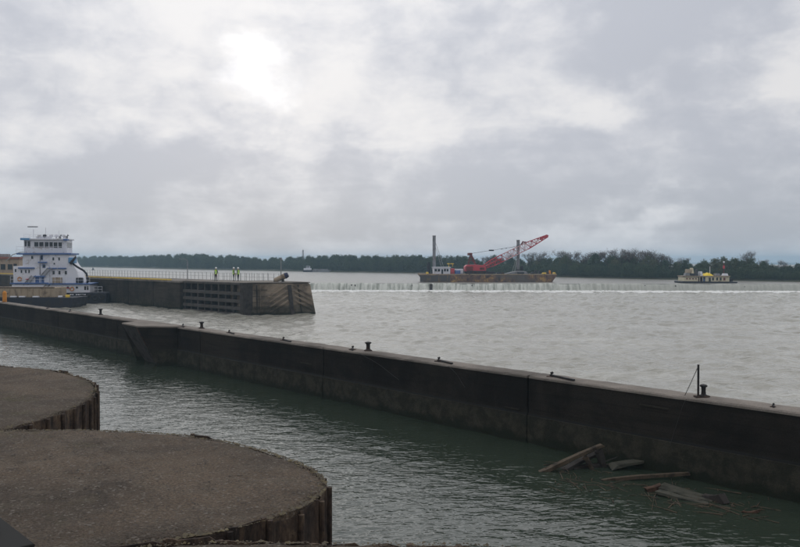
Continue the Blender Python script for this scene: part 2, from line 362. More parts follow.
def foam_material(name, col, gap, lo, hi, vec, sc, drown=False):
    m, t, b = pbr(name, col, 0.8, 0, 0.3); p = coords(t)
    a = t.noise(t.vm('MULTIPLY', p, vec), sc, 5, 0.62, 0.2); f = t.noise(p, 3.0, 4, 0.7)
    k = t.mr(t.math('ADD', a, t.math('MULTIPLY', t.math('SUBTRACT', f, 0.5), 0.18)), lo, hi)
    c = t.mix(k, gap, col)
    if drown: c = t.mix(t.mr(t.sep(p)[0], 118, 165, 0.0, 0.8), c, (0.40, 0.40, 0.355))
    t.put(b.inputs['Base Color'], c); bump(t, b, t.math('ADD', a, f), 0.06); return m
M['fall'] = foam_material('falling_water', (0.64, 0.65, 0.59), (0.27, 0.285, 0.245), 0.32, 0.62, (1.0, 0.2, 0.10), 1.5, True)
M['foam'] = foam_material('churned_foam', (0.84, 0.84, 0.81), (0.50, 0.50, 0.46), 0.30, 0.55, (0.35, 1.2, 1.0), 1.3)

def leaf_material(name, a, bcol, c):
    m, t, b = pbr(name, a, 0.85, 0, 0.2); p = worldpos(t); oi = t.n('ShaderNodeObjectInfo').outputs['Random']
    n1 = t.noise(p, 0.22, 3, 0.6); n2 = t.noise(p, 1.6, 3, 0.7)
    q = t.mix(t.mr(t.math('ADD', n1, t.math('MULTIPLY', t.math('SUBTRACT', oi, 0.5), 0.35)), 0.35, 0.68), a, bcol)
    q = t.mix(t.mr(n2, 0.5, 0.75), q, c)
    t.put(b.inputs['Base Color'], q); return m
M['leaf'] = leaf_material('dark_leaves', (0.046, 0.080, 0.050), (0.082, 0.118, 0.062), (0.110, 0.136, 0.080))
M['leafpale'] = leaf_material('pale_leaves', (0.078, 0.105, 0.052), (0.115, 0.128, 0.074), (0.145, 0.145, 0.10))
M['twig'] = leaf_material('bare_twigs', (0.13, 0.115, 0.105), (0.165, 0.148, 0.134), (0.19, 0.17, 0.155))
M['bark'] = weathered('bark', (0.075, 0.066, 0.058), (0.035, 0.03, 0.027), 0.5, 1.0, 0.95)
def earth_material():
    m, t, b = pbr('bank_earth', (0.06, 0.055, 0.035), 0.95); p = worldpos(t)
    t.put(b.inputs['Base Color'], t.ramp(t.noise(p, 0.3, 6, 0.65), [(0.3, (0.03, 0.042, 0.02)), (0.55, (0.055, 0.06, 0.032)), (0.7, (0.10, 0.088, 0.06))])); return m
M['earth'] = earth_material()

# ================================================================== the setting
# ---- geometry of the near lock wall: runs away to the left
WD = Vector((-0.875, 1.0, 0)).normalized(); WN = Vector((-WD.y, WD.x, 0))          # WN points to the lock chamber (camera side)
W0 = Vector((4.62, 28.9, 0)); WT = 0.8; WH = 2.46
def wall_pt(u, v, z): return W0 + WD*u + WN*v + Vector((0, 0, z))
def u_of(px):                                                                       # distance along the wall of a photo column
    y = 23920.0/(px+300.0); return (y-28.9)/WD.y

def make_water(name, mat, us, vs_, ampf, lams, seed, label, cat):
    U, V = np.meshgrid(us, vs_, indexing='ij'); c0 = W0 - WN*WT/2
    X = c0.x + WD.x*U + WN.x*V; Y = c0.y + WD.y*U + WN.y*V
    r_ = np.random.default_rng(seed); Z = np.zeros_like(X)
    for lam, a, n_ in lams:
        for _ in range(n_):
            th = r_.uniform(0, 2*np.pi); l = lam*r_.uniform(0.7, 1.4); k = 2*np.pi/l; ph = r_.uniform(0, 6.28)
            Z += a*np.sin(k*(np.cos(th)*X+np.sin(th)*Y)+ph)/math.sqrt(n_)
    Z *= ampf(U, V)
    nu, nv = X.shape; verts = np.stack([X, Y, Z], -1).reshape(-1, 3)
    i = np.arange(nu*nv).reshape(nu, nv)
    q = np.stack([i[:-1, :-1], i[1:, :-1], i[1:, 1:], i[:-1, 1:]], -1).reshape(-1, 4)
    a, b, c = verts[q[0][0]], verts[q[0][1]], verts[q[0][2]]
    if np.cross(b-a, c-a)[2] < 0: q = q[:, ::-1]
    me = bpy.data.meshes.new(name); me.vertices.add(len(verts)); me.vertices.foreach_set('co', verts.ravel())
    me.loops.add(q.size); me.loops.foreach_set('vertex_index', q.ravel().astype(np.int32))
    me.polygons.add(len(q)); me.polygons.foreach_set('loop_start', np.arange(0, q.size, 4, dtype=np.int32))
    me.polygons.foreach_set('use_smooth', np.ones(len(q), bool)); me.update(calc_edges=True); me.validate()
    me.materials.append(mat); o = bpy.data.objects.new(name, me); COL.objects.link(o)
    return tag(o, label, cat, kind='structure')
def fade(a, lo, hi, w_): return np.clip((a-lo)/w_, 0, 1)*np.clip((hi-a)/w_, 0, 1)
us = np.r_[np.linspace(-300, -32, 8)[:-1], np.arange(-32, 75, 0.16), np.linspace(75, 500, 12)]
vs_ = np.r_[np.arange(0, 40, 0.16), np.linspace(40, 400, 8)]
make_water('lock_chamber_water', M['lockwater'], us, vs_, lambda U, V: fade(U, -32, 75, 6)*np.clip((40-V)/6, 0, 1), [(2.6, 0.009, 8), (1.1, 0.007, 12), (0.6, 0.0045, 14)], 3,
           'dark green rippled water between gravel cells and lock wall', 'water')
us = np.r_[np.linspace(-300, -45, 8)[:-1], np.arange(-45, 75, 0.27), np.arange(75, 150, 0.55), np.linspace(150, 500, 8)]
vs_ = np.r_[np.linspace(-500, -180, 6)[:-1], np.arange(-180, -85, 0.55), np.arange(-85, 0.01, 0.27)]
make_water('river_tailwater', M['river'], us, vs_, lambda U, V: fade(U, -45, 150, 10)*np.clip((V+180)/10, 0, 1)*(1+np.clip((-V-50)/100, 0, 0.6)), [(9.0, 0.05, 6), (3.6, 0.075, 10), (1.6, 0.040, 14)], 4,
           'choppy grey river water below the dam', 'water')

UP = 1.65                                                                           # upper pool level
DL, DR = Vector((-101, 182, 0)), Vector((101, 168.9, 0))                            # dam from the middle wall to the far bank
def dam_pt(s): return DL.lerp(DR, s)
o = from_arrays('upper_river', [(101, 169.2, UP), (150, 230, UP), (500, 900, UP), (500, 2600, UP), (-2400, 2600, UP), (-660, 786, UP), (-101, 182.3, UP)], [tuple(range(7))], M['pool'])
tag(o, 'smooth pale grey upper river pool behind the dam', 'water', kind='structure')
o = from_arrays('terrain', [(-4000, -3000, -4), (4000, -3000, -4), (4000, 5000, -4), (-4000, 5000, -4)], [(0, 1, 2, 3)], M['earth'])
tag(o, 'low ground under the river and beyond', 'ground', kind='structure')

# ---- far bank
BANK = [(-1700, 2150), (-900, 1330), (-520, 935), (-228, 609), (-120, 465), (-36, 363), (15.7, 314), (36, 268), (57.5, 230), (76, 207), (94.5, 189), (112, 170), (135, 130), (150, 60), (155, -120)]
def bank_normal(i):
    a = Vector(BANK[max(i-1, 0)]); b = Vector(BANK[min(i+1, len(BANK)-1)]); t = (b-a).normalized(); return Vector((-t.y, t.x))
prof = [(-8, -3.0), (-1.5, 0.6), (0.0, UP+0.1), (1.2, UP+0.45), (6, UP+0.75), (45, UP+1.4), (160, UP+2.0)]
V, Fc = [], []
for i, p in enumerate(BANK):
    nrm = bank_normal(i)
    for off, z in prof: V.append((p[0]+nrm.x*off, p[1]+nrm.y*off, z))
m_ = len(prof)
for i in range(len(BANK)-1):
    for k in range(m_-1): Fc.append((i*m_+k, (i+1)*m_+k, (i+1)*m_+k+1, i*m_+k+1))
o = from_arrays('far_bank', V, Fc, M['earth']); tag(o, 'low earthen far river bank under the trees', 'river bank', kind='structure')

def bank_at(px):
    """point of the bank line seen in photo column px"""
    k = (px-400)/F
    for (x0, y0), (x1, y1) in zip(BANK, BANK[1:]):
        a = x0-k*y0; b = x1-k*y1
        if a <= 0 <= b and y1 > 0:
            t = a/(a-b); return Vector((x0+(x1-x0)*t, y0+(y1-y0)*t, UP)), Vector((-(y1-y0), x1-x0)).normalized()
    return None
# ================================================================== trees
def unit(n_):
    v = rng.normal(size=(n_, 3)); return v/np.linalg.norm(v, axis=1, keepdims=True)
def leaf_tris(centres, size, flat=0.0):
    n_ = len(centres); a = unit(n_)*size*rng.uniform(0.6, 1.4, (n_, 1)); b = unit(n_)*size*rng.uniform(0.6, 1.4, (n_, 1))
    return np.stack([centres-a*0.5, centres+a*0.5, centres+b*0.9], 1).reshape(-1, 3)
def crown_points(n_cl, per, h0, spread, shape):
    """leaf clumps through a crown of unit height, base at h0"""
    pts = []
    for _ in range(n_cl):
        z = h0 + (1-h0)*rng.beta(1.5, 1.25)
        tt = (z-h0)/(1-h0)
        rad = spread*(math.sin(math.pi*min(max(tt*0.86+0.14, 0), 1))**0.7 if shape == 'round' else (1.02-tt)**0.6*0.9+0.12)
        r_ = rad*math.sqrt(rng.uniform(0.05, 1)); th = rng.uniform(0, 6.283)
        c = np.array([r_*math.cos(th), r_*math.sin(th), z])
        pts.append(c + rng.normal(size=(per, 3))*np.array([0.055, 0.055, 0.042])*rng.uniform(0.7, 1.5))
    return np.concatenate(pts)
def limb_mesh(mb, p, d, ln, r_, depth, twigs):
    d = d.normalized(); q = p + d*ln; mid = p + d*ln*0.5 + Vector((random.uniform(-1, 1), random.uniform(-1, 1), 0))*ln*0.06
    mb.tube([p, mid, q], r_, 5 if depth > 1 else 3, False, r_*0.55)
    if depth == 0: twigs.append(q); return
    for _ in range(3 if depth > 1 else 4):
        nd = (d + Vector((random.uniform(-1, 1), random.uniform(-1, 1), random.uniform(-0.15, 0.6)))*0.62)
        limb_mesh(mb, p + d*ln*random.uniform(0.45, 1.0), nd, ln*random.uniform(0.55, 0.78), r_*0.5, depth-1, twigs)
def make_tree_meshes(kind):
    """unit-height trunk mesh and crown mesh"""
    mb = MB(); tw = []
    if kind == 'bare':
        mb.tube([(0, 0, -0.03), (0.01, 0, 0.2), (0.0, 0.01, 0.42)], 0.022, 6, False, 0.014)
        for k in range(6):
            a = k*1.05+random.uniform(-.3, .3); limb_mesh(mb, Vector((0, 0, 0.22+0.035*k)), Vector((math.cos(a)*0.45, math.sin(a)*0.45, 1.0)), 0.3, 0.012, 2, tw)
        c = np.array([tuple(t) for t in tw]); c = np.repeat(c, 11, 0) + rng.normal(size=(len(tw)*11, 3))*0.034
        n_ = len(c); a = unit(n_)*0.03; a[:, 2] = np.abs(a[:, 2])*1.6; b = unit(n_)*0.010
        L = np.stack([c-a, c+a, c+b+a*0.2], 1).reshape(-1, 3)
    else:
        mb.tube([(0, 0, -0.03), (0.012, 0.005, 0.3), (0.0, 0.01, 0.7)], 0.024, 6, False, 0.009)
        for k in range(6):
            a = k*1.1; z = 0.25+0.07*k
            mb.tube([(0, 0, z), (math.cos(a)*0.1, math.sin(a)*0.1, z+0.09), (math.cos(a)*0.17, math.sin(a)*0.17, z+0.2)], 0.009, 4, False, 0.004)
        h0, sp, sh = {'round': (0.03, 0.32, 'round'), 'tall': (0.05, 0.24, 'round'), 'cone': (0.03, 0.27, 'cone'), 'thin': (0.22, 0.26, 'round')}[kind]
        L = leaf_tris(crown_points(80 if kind != 'thin' else 40, 32, h0, sp, sh), 0.046 if kind != 'thin' else 0.030)
    t = bpy.data.meshes.new('trunk'); t.from_pydata([tuple(v) for v in mb.v], [], mb.f); t.update()
    return t, L
def crown_mesh(L, mat, name='crown'):
    n_ = len(L); me = bpy.data.meshes.new(name); me.vertices.add(n_); me.vertices.foreach_set('co', L.astype(np.float32).ravel())
    me.loops.add(n_); me.loops.foreach_set('vertex_index', np.arange(n_, dtype=np.int32))
    me.polygons.add(n_//3); me.polygons.foreach_set('loop_start', np.arange(0, n_, 3, dtype=np.int32)); me.update(calc_edges=True); me.materials.append(mat); return me
KINDS = {}
for kd, mt in (('round', 'leaf'), ('tall', 'leaf'), ('cone', 'leaf'), ('thin', 'leafpale'), ('bare', 'twig')):
    for v in range(3 if kd in ('round', 'bare') else 2):
        t, L = make_tree_meshes(kd); t.materials.append(M['bark']); KINDS.setdefault(kd, []).append((t, crown_mesh(L, M[mt]), L))
        if kd == 'round': KINDS.setdefault('roundpale', []).append((t, crown_mesh(L, M['leafpale']), L))
TOP = [(-60, 258), (0, 257), (60, 257), (100, 256.5), (150, 256), (185, 254.5), (225, 255.5), (262, 258.5), (300, 257), (330, 256), (370, 256), (410, 256.5), (440, 256.5), (470, 257), (500, 256),
       (530, 253), (560, 251.5), (590, 251), (612, 250), (630, 249.5), (652, 251), (668, 256), (690, 259), (712, 259), (735, 255), (750, 256), (768, 259), (790, 262), (830, 262), (900, 262)]
def top_of(px):
    for (a, b), (c, d) in zip(TOP, TOP[1:]):
        if a <= px <= c: return b+(d-b)*(px-a)/(c-a)
    return TOP[0][1] if px < TOP[0][0] else TOP[-1][1]
def plant(px, back, kd, label, group, hf=1.0, name='tree', wide=1.0):
    g = bank_at(px)
    if not g: return
    p, nr = g; y2 = p.y + nr.y*back; x2 = p.x + nr.x*back; px2 = 400+F*x2/y2
    z0 = UP+0.6; h = (CAM_H + (261-top_of(px2))/F*y2 - z0)*hf
    t, c, L = random.choice(KINDS[kd])
    e = empty(name, (x2, y2, z0), random.uniform(0, 6.28), label, 'tree', group); wd = wide*random.uniform(0.9, 1.25)
    e.scale = (h*wd, h*wd, h)
    for nm, me in (('trunk', t), ('crown', c)):
        o = bpy.data.objects.new(nm, me); COL.objects.link(o); o.parent = e
    return e
random.seed(21)
px = 452.0
while px < 850:
    kd = random.choices(['round', 'roundpale', 'tall', 'cone', 'thin', 'bare'], [4, 2.4, 2, 1.2, 2.0, 2.2 if 535 < px < 665 else 1.0])[0]
    lab = {'round': ('broad dark green tree in the wood right of the crane barge', 'broad dark trees on the far bank'),
           'roundpale': ('broad pale olive tree in the wood right of the crane barge', 'broad pale trees on the far bank'),
           'tall': ('narrow dark green tree in the wood right of the crane barge', 'narrow dark trees on the far bank'),
           'cone': ('pointed dark tree in the wood right of the crane barge', 'pointed dark trees on the far bank'),
           'thin': ('thinly leaved pale tree in the wood right of the crane barge', 'thinly leaved trees on the far bank'),
           'bare': ('bare grey-brown tree rising above the wood on the far bank', 'bare trees on the far bank')}[kd]
    nm = {'round': 'broad_tree', 'roundpale': 'pale_tree', 'tall': 'narrow_tree', 'cone': 'pointed_tree', 'thin': 'thin_tree', 'bare': 'bare_tree'}[kd]
    plant(px, random.uniform(2.5, 6) if kd != 'bare' else random.uniform(5, 10), kd, lab[0], lab[1], random.choice([0.5, 0.62, 0.72, 0.8, 0.9, 1.0])*random.uniform(0.94, 1.04)*(0.84 if 535 < px < 668 else 1.0) if kd != 'bare' else random.uniform(1.0, 1.14), nm)
    px += random.uniform(4.0, 7.5)
for px, hf in ((553, 1.05), (566, 1.0), (579, 1.05), (592, 1.0), (606, 1.08), (619, 1.06), (634, 1.08), (646, 1.05)):
    plant(px, 7, 'bare', 'bare grey-brown tree rising above the wood on the far bank', 'bare trees on the far bank', hf, 'bare_tree', 1.15)
plant(738, 6, 'bare', 'tallest bare twiggy tree right of the workboat', None, 1.28, 'bare_tree', 1.1)

def wood(name, lo, hi, step, rows, label, hfr=(0.75, 1.0), leaf='leaf'):
    """a far-off wood that reads as one mass"""
    Ls = []
    px = lo
    while px < hi:
        g = bank_at(px)
        if g:
            p, nr = g
            for b0, b1 in rows:
                back = random.uniform(b0, b1)*max(p.y/250.0, 1.0); y2 = p.y+nr.y*back; x2 = p.x+nr.x*back; px2 = 400+F*x2/y2
                z0 = UP+0.5; h = (CAM_H+(261-top_of(px2))/F*y2-z0)*random.uniform(*hfr)
                L = random.choice(KINDS[random.choice(['round', 'round', 'tall', 'cone', 'thin'])])[2]
                a = random.uniform(0, 6.28); ca, sa = math.cos(a), math.sin(a); sc = h*random.uniform(1.0, 1.5)
                Q = np.empty_like(L); Q[:, 0] = (L[:, 0]*ca-L[:, 1]*sa)*sc+x2; Q[:, 1] = (L[:, 0]*sa+L[:, 1]*ca)*sc+y2; Q[:, 2] = L[:, 2]*h+z0
                Ls.append(Q)
        px += step*random.uniform(0.7, 1.3)
    me = crown_mesh(np.concatenate(Ls), M[leaf], name); o = bpy.data.objects.new(name, me); COL.objects.link(o)
    return tag(o, label, 'wood', kind='stuff')
wood('distant_wood', -70, 462, 2.6, [(2, 4), (5, 9), (10, 18)], 'hazy blue-green wood on the far bank left of the crane barge', (0.66, 1.04))
wood('wood_behind', 448, 860, 4.5, [(7, 11), (13, 20)], 'dense dark mass of trees behind the front trees on the right far bank', (0.48, 0.76))
wood('undergrowth', 440, 860, 2.6, [(0.9, 1.6), (2.0, 3.4)], 'low leafy scrub along the waterline under the far trees', (0.26, 0.5))

# ================================================================== the dam
dam = empty('river_dam', DL, 0, 'low river dam spilling a long curtain of white water', 'dam')
dam.rotation_euler.z = math.atan2(DR.y-DL.y, DR.x-DL.x); DLEN = (DR-DL).length
MB().hexa([(0, -0.6, -3), (DLEN, -0.6, -3), (DLEN, 2.4, -3), (0, 2.4, -3), (0, 0.35, 1.42), (DLEN, 0.35, 1.42), (DLEN, 0.8, 1.42), (0, 0.8, 1.42)]).build('sill', M['darkwood'], dam)
nx = 900; wob2 = np.convolve(rng.normal(size=nx+40), np.ones(14)/14, 'same')
prof = [(1.1, UP+0.02), (0.5, UP+0.03), (0.15, UP-0.06), (-0.15, UP-0.35), (-0.40, 0.9), (-0.62, 0.35), (-0.78, -0.15)]
V, Fc = [], []
wob = np.convolve(rng.normal(size=nx+6), np.ones(3)/3, 'same')
for i in range(nx):
    for k, (y, z) in enumerate(prof):
        kk = k/(len(prof)-1); V.append((DLEN*i/(nx-1), y - wob[i]*0.16*kk + rng.normal()*0.02*kk, z + (wob[i]*0.03+wob2[i]*0.16)*(1 if 0 < k < 5 else 0)))
m_ = len(prof)
Fc = [(i*m_+k, i*m_+k+1, (i+1)*m_+k+1, (i+1)*m_+k) for i in range(nx-1) for k in range(m_-1)]
o = from_arrays('water_curtain', V, Fc, M['fall'], dam, True); o['kind'] = 'stuff'
wk = MB().hexa([(-0.17, -0.62, -0.3), (0.17, -0.62, -0.3), (0.17, -0.50, -0.3), (-0.17, -0.50, -0.3), (-0.12, -0.1, 1.5), (0.12, -0.1, 1.5), (0.12, 0.02, 1.5), (-0.12, 0.02, 1.5)]).build('wicket', M['darkwood'], dam)
sites = []
s = 60.0
while s < DLEN-6:
    s += random.choice([0.76, 0.8, 0.84])*random.choice([1, 1, 1, 2]); sites.append(s)
sites = [q for q in sites if random.random() < (0.9 if q < 112 else (0.4 if q < 135 else 0.05))][:200]
for i, q in enumerate(sites):
    o = wk if i == 0 else copy_part(wk, dam)
    o.location = (q, random.uniform(-0.10, 0.10), random.uniform(-0.3, 0.0)); o.rotation_euler = (random.uniform(-.04, .04), random.uniform(-.05, .05), 0)
    o.scale = (random.uniform(0.55, 1.25), 1, random.uniform(0.9, 1.0))
for pxp in (431,):                                                         # darker gaps where a pier shows through the water
    k = (pxp-400)/F; y = 174.5; q = (Vector((k*y, y, 0))-DL).length
    MB().box(-0.3, 0.3, -0.72, 0.3, -1.0, UP-0.08).build('pier', M['darkwood'], dam, 0.05, loc=(q, 0, 0))
# foam at the foot of the dam
V, Fc = [], []; nx, ny = 700, 10
for i in range(nx):
    for k in range(ny):
        t = k/(ny-1); V.append((DLEN*i/(nx-1), -0.45-t*5.5-rng.random()*0.8*t, 0.08+0.24*math.sin(math.pi*min(1, t*1.15+0.1))*rng.uniform(0.3, 1.5)*(1-t*0.6) - (0.3 if k == ny-1 else 0)))
Fc = [(i*ny+k, i*ny+k+1, (i+1)*ny+k+1, (i+1)*ny+k) for i in range(nx-1) for k in range(ny-1)]
o = from_arrays('foam', V, Fc, M['foam'], None, True, DL); o.rotation_euler.z = dam.rotation_euler.z
tag(o, 'bright white foam line churned up along the foot of the dam', 'foam', kind='stuff')
ab = empty('dam_abutment', dam_pt(1.0), dam.rotation_euler.z, 'concrete abutment where the dam meets the far bank', 'abutment')
MB().box(-0.5, 9, -5, 6, -3, 3.0).build('block', M['pier'], ab, 0.08); MB().box(-0.6, 9.1, -5.1, 6.1, 3.0, 3.25).build('cap', M['midtop'], ab, 0.04)

# ================================================================== near lock wall
wall = empty('lock_wall', W0, 0, 'long low dark concrete lock wall crossing from left to lower right', 'wall')
wall.rotation_euler.z = math.atan2(WD.y, WD.x)                                      # local x = away along the wall, local y = towards the chamber (WN)
# here local +y is WD rotated +90 degrees, which is WN
BL = 12.62; LED = 1.05
us_ = [-BL*k for k in (3, 2, 1)] + [BL*k for k in range(0, 11)]
for a, b in zip(us_, us_[1:]):
    g = 0.03
    up_ = MB().hexa([(a+g, -WT, -2.5), (b-g, -WT, -2.5), (b-g, 0.0, -2.5), (a+g, 0.0, -2.5), (a+g, -WT, WH-0.09), (b-g, -WT, WH-0.09), (b-g, -0.02, WH-0.09), (a+g, -0.02, WH-0.09)])
    blk = up_.build('wall_block', M['wall'], wall, 0.02)
    MB().box(a+g*0.7, b-g*0.7, 0.0, 0.045, -2.5, LED-0.03).build('lower_lift', M['wall_low'], blk, 0.015)
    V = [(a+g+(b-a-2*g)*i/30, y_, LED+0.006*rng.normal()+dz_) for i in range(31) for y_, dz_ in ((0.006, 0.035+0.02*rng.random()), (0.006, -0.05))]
    from_arrays('crack_shade_strip', V, [(2*i, 2*i+2, 2*i+3, 2*i+1) for i in range(30)], M['joint'], blk)  # thin dark strip on the face paints in the shadow line of the crack
    # worn coping with chipped edge
    n_ = 36; V = []
    for i in range(n_+1):
        x = a+g + (b-a-2*g)*i/n_; ch = max(0, rng.normal()*0.018) + (0.05 if rng.random() < 0.06 else 0); cz = rng.normal()*0.006
        V += [(x, -WT-0.04, WH-0.09), (x, -WT-0.04, WH+cz), (x, -WT*0.5, WH+0.02+cz), (x, -0.03-ch, WH+cz), (x, 0.012-ch, WH-0.035-ch*0.5), (x, 0.012-ch*0.6, WH-0.10)]
    Fc = [(i*6+k, (i+1)*6+k, (i+1)*6+k+1, i*6+k+1) for i in range(n_) for k in range(5)] + [tuple(range(6)), tuple(n_*6+k for k in range(5, -1, -1))]
    bm_ = MB().add(V, Fc); bm_.build('coping', M['coping'], blk)
MB().box(us_[0], us_[-1], -WT+0.1, -0.10, -2.4, WH-0.2).build('joint_shade_filler', M['joint'], wall)
# flared nose of the wall beside the gate recess
def loc_of(p): q = Vector(p)-W0; return (q.dot(WD), q.dot(WN))
A_ = loc_of(at(176, 327.2, WH)); Tf = loc_of(at(137, 326.6, WH)); Tb = loc_of(at(121.5, 323.6, WH)); Bf = loc_of(at(157, 364, 0)); Bb = loc_of(at(145, 360.5, 0))
ua = A_[0]; ext = 2.5/WH
low = [(ua, 0.02)] + [(B_[0]+(B_[0]-T_[0])*ext, B_[1]+(B_[1]-T_[1])*ext) for B_, T_ in ((Bf, Tf), (Bb, Tb))] + [(Tb[0]-0.5, -0.3), (ua, -0.3)]
topp = [(ua, 0.03), Tf, Tb, (Tb[0]+0.9, -0.25), (ua, -0.3)]
nose = MB().prism(low, -2.5, WH-0.06, topp).build('flared_nose', M['wall'], wall, 0.02)
MB().prism([(p[0], p[1]) for p in topp], WH-0.058, WH+0.045, [(p[0], p[1]+0.01) for p in topp]).build('nose_coping', M['coping'], nose, 0.015)
fpn = Vector((Tf[0]-Tb[0], Tf[1]-Tb[1], 0)).cross(Vector((0, 0, 1))).normalized()
def tilt(T_, B_, z): k_ = (z+0.0)/WH; return Vector((B_[0]+(T_[0]-B_[0])*k_, B_[1]+(T_[1]-B_[1])*k_, z))
if fpn.x < 0: fpn = -fpn
q4 = [tilt(Tf, Bf, -0.4), tilt(Tb, Bb, -0.4), tilt(Tb, Bb, WH-0.1), tilt(Tf, Bf, WH-0.1)]
MB().add([p+fpn*0.004 for p in q4]+[p+fpn*0.05 for p in q4], [(0, 3, 2, 1), (4, 5, 6, 7), (0, 1, 5, 4), (1, 2, 6, 5), (2, 3, 7, 6), (3, 0, 4, 7)]).build('end_face_shade_sheet', M['darkwood'], nose)  # dark sheet added to darken the shaded end face under the overhang
# steel rubbing strip up the raked edge of the nose
MB().beam((Bf[0]+0.02, Bf[1]+0.04, 0.0), (Tf[0]+0.02, Tf[1]+0.03, WH-0.1), 0.10, 0.06).build('edge_strip', M['rust'], nose)
# pin-jointed shelf and broken lips seen on the face
for pxa, pxb, zf in ((640, 670, 0.82), (505, 520, 0.47), (300, 312, 0.62)):
    a, b = u_of(pxa), u_of(pxb); MB().box(min(a, b), max(a, b), 0.0, 0.035, WH*zf-0.03, WH*zf+0.03).build('cracked_lip', M['wall_low'], wall, 0.01)

# bollards, cleats, cables standing on the wall: things of their own
def bollard_mesh(h=0.55, r_=0.095):
    return MB().lathe([(r_*1.7, 0), (r_*1.7, 0.04), (r_*1.02, 0.07), (r_*0.92, h*0.5), (r_, h*0.78), (r_*1.55, h*0.84), (r_*1.65, h*0.93), (r_*1.3, h), (0.01, h+0.02)], 16)
for pxb, lab, h in ((93, 'black iron bollard on the lock wall below the towboat hull', 0.46), (193, 'black iron bollard on the lock wall just right of the flared nose', 0.40), (358.5, 'black iron bollard standing alone midway along the lock wall', 0.40),
                    (697, 'squat black bollard at the foot of the thin iron post', 0.36)):
    u = u_of(pxb); e = empty('mooring_bollard', wall_pt(u, -0.55 if pxb < 600 else -0.42, WH+0.02), 0, lab, 'bollard', 'bollards on the lock wall')
    bollard_mesh(h, 0.095 if pxb < 600 else 0.07).build('post', M['iron'], e, smooth=False); MB().lathe([(0.19, -0.03), (0.19, 0.02), (0.17, 0.03)], 16).build('base_plate', M['rust'], e)
def cleat(pxb, lab, ln=1.0):
    u = u_of(pxb); e = empty('line_hook', wall_pt(u, -0.30, WH+0.012), math.atan2(-WD.y, -WD.x), lab, 'line hook', 'iron line hooks along the lock wall edge')
    MB().box(-0.13, 0.13, -0.12, 0.12, -0.02, 0.03).build('base_plate', M['rust'], e, 0.01)
    MB().tube([(0, 0, 0.02), (-0.01, 0, 0.08), (0.0, 0, 0.13), (0.07, 0, 0.15)], 0.055, 8, True, 0.045).build('horn', M['iron'], e)
    MB().beam((0.05, -0.02, 0.06), (ln, -0.20, 0.03), 0.10, 0.06).build('arm', M['iron'], e, 0.01)
    return e
cleat(178, 'small iron hook on the inner corner of the flared nose', 0.5); cleat(224, 'iron line hook with short arm right of the flared nose', 0.9); cleat(278, 'iron line hook between the nose and the lone bollard', 1.0)
cleat(347, 'low iron hook just left of the lone bollard', 0.25); cleat(433, 'iron line hook with long arm right of the lone bollard', 1.0); cleat(546, 'long iron line hook left of the thin post', 1.15)
cleat(769, 'small iron stub on the wall edge at far right', 0.12).scale = (0.5, 0.5, 0.6)
cleat(66, 'tiny iron hook on the wall below the moored barge', 0.4); cleat(44, 'tiny iron hook at the left end of the wall', 0.4)
def hanging_line(pxa, pxb, drop, lab):
    a, b = u_of(pxa), u_of(pxb); pts = []
    for i in range(13):
        t = i/12; pts.append(wall_pt(a+(b-a)*t, 0.05+0.02*math.sin(t*9), WH-0.05-drop*(t**1.3)))
    MBx = MB().tube(pts, 0.008, 5); tag(MBx.build('hanging_line', M['cable'], None), lab, 'line', 'lines hanging down the lock wall')
hanging_line(359, 400, 0.9, 'thin steel line hanging down the wall from the lone bollard'); hanging_line(449, 466, 0.75, 'thin steel line hanging from the long-armed hook'); hanging_line(688, 672, 1.5, 'thin line hanging down the dark wall under the iron post')
# thin post with a stay
u = u_of(694.5); e = empty('iron_post', wall_pt(u, -0.25, WH+0.02), 0, 'thin upright iron post with slanting stay on the lock wall', 'post')
MB().tube([(0, 0, -0.03), (0, 0, 0.98)], 0.034, 8).build('pole', M['iron'], e); MB().box(-0.11, 0.11, -0.11, 0.11, -0.03, 0.03).build('foot', M['rust'], e, 0.01)
stay = wall_pt(u_of(681), -0.25, WH)-wall_pt(u, -0.25, WH+0.02)
MB().tube([(0, 0, 0.93), (stay.x*0.55, stay.y*0.55, 0.40), (stay.x, stay.y, -0.02)], 0.010, 5).build('stay', M['cable'], e)

# ================================================================== sheet pile cells with gravel tops
HC = 2.3; CT = CAM_H-HC
def spline(pts, n_per=14):
    P_ = [Vector(p) for p in pts]; n_ = len(P_); out = []
    for i in range(n_):
        p0, p1, p2, p3 = P_[i-1], P_[i], P_[(i+1) % n_], P_[(i+2) % n_]
        for k in range(n_per):
            t = k/n_per
            out.append(0.5*((2*p1)+(p2-p0)*t+(2*p0-5*p1+4*p2-p3)*t*t+(3*p1-p0-3*p2+p3)*t**3))
    return out
def resample(poly, step):
    n_ = len(poly); seg = [(poly[(i+1) % n_]-poly[i]).length for i in range(n_)]; tot = sum(seg); cnt = max(3, round(tot/step)); out = []; i = 0; acc = 0.0
    for k in range(cnt):
        d = tot*k/cnt
        while acc+seg[i] < d: acc += seg[i]; i += 1
        out.append(poly[i].lerp(poly[(i+1) % n_], (d-acc)/seg[i]))
    return out
PW = 0.40
pile_protos = []
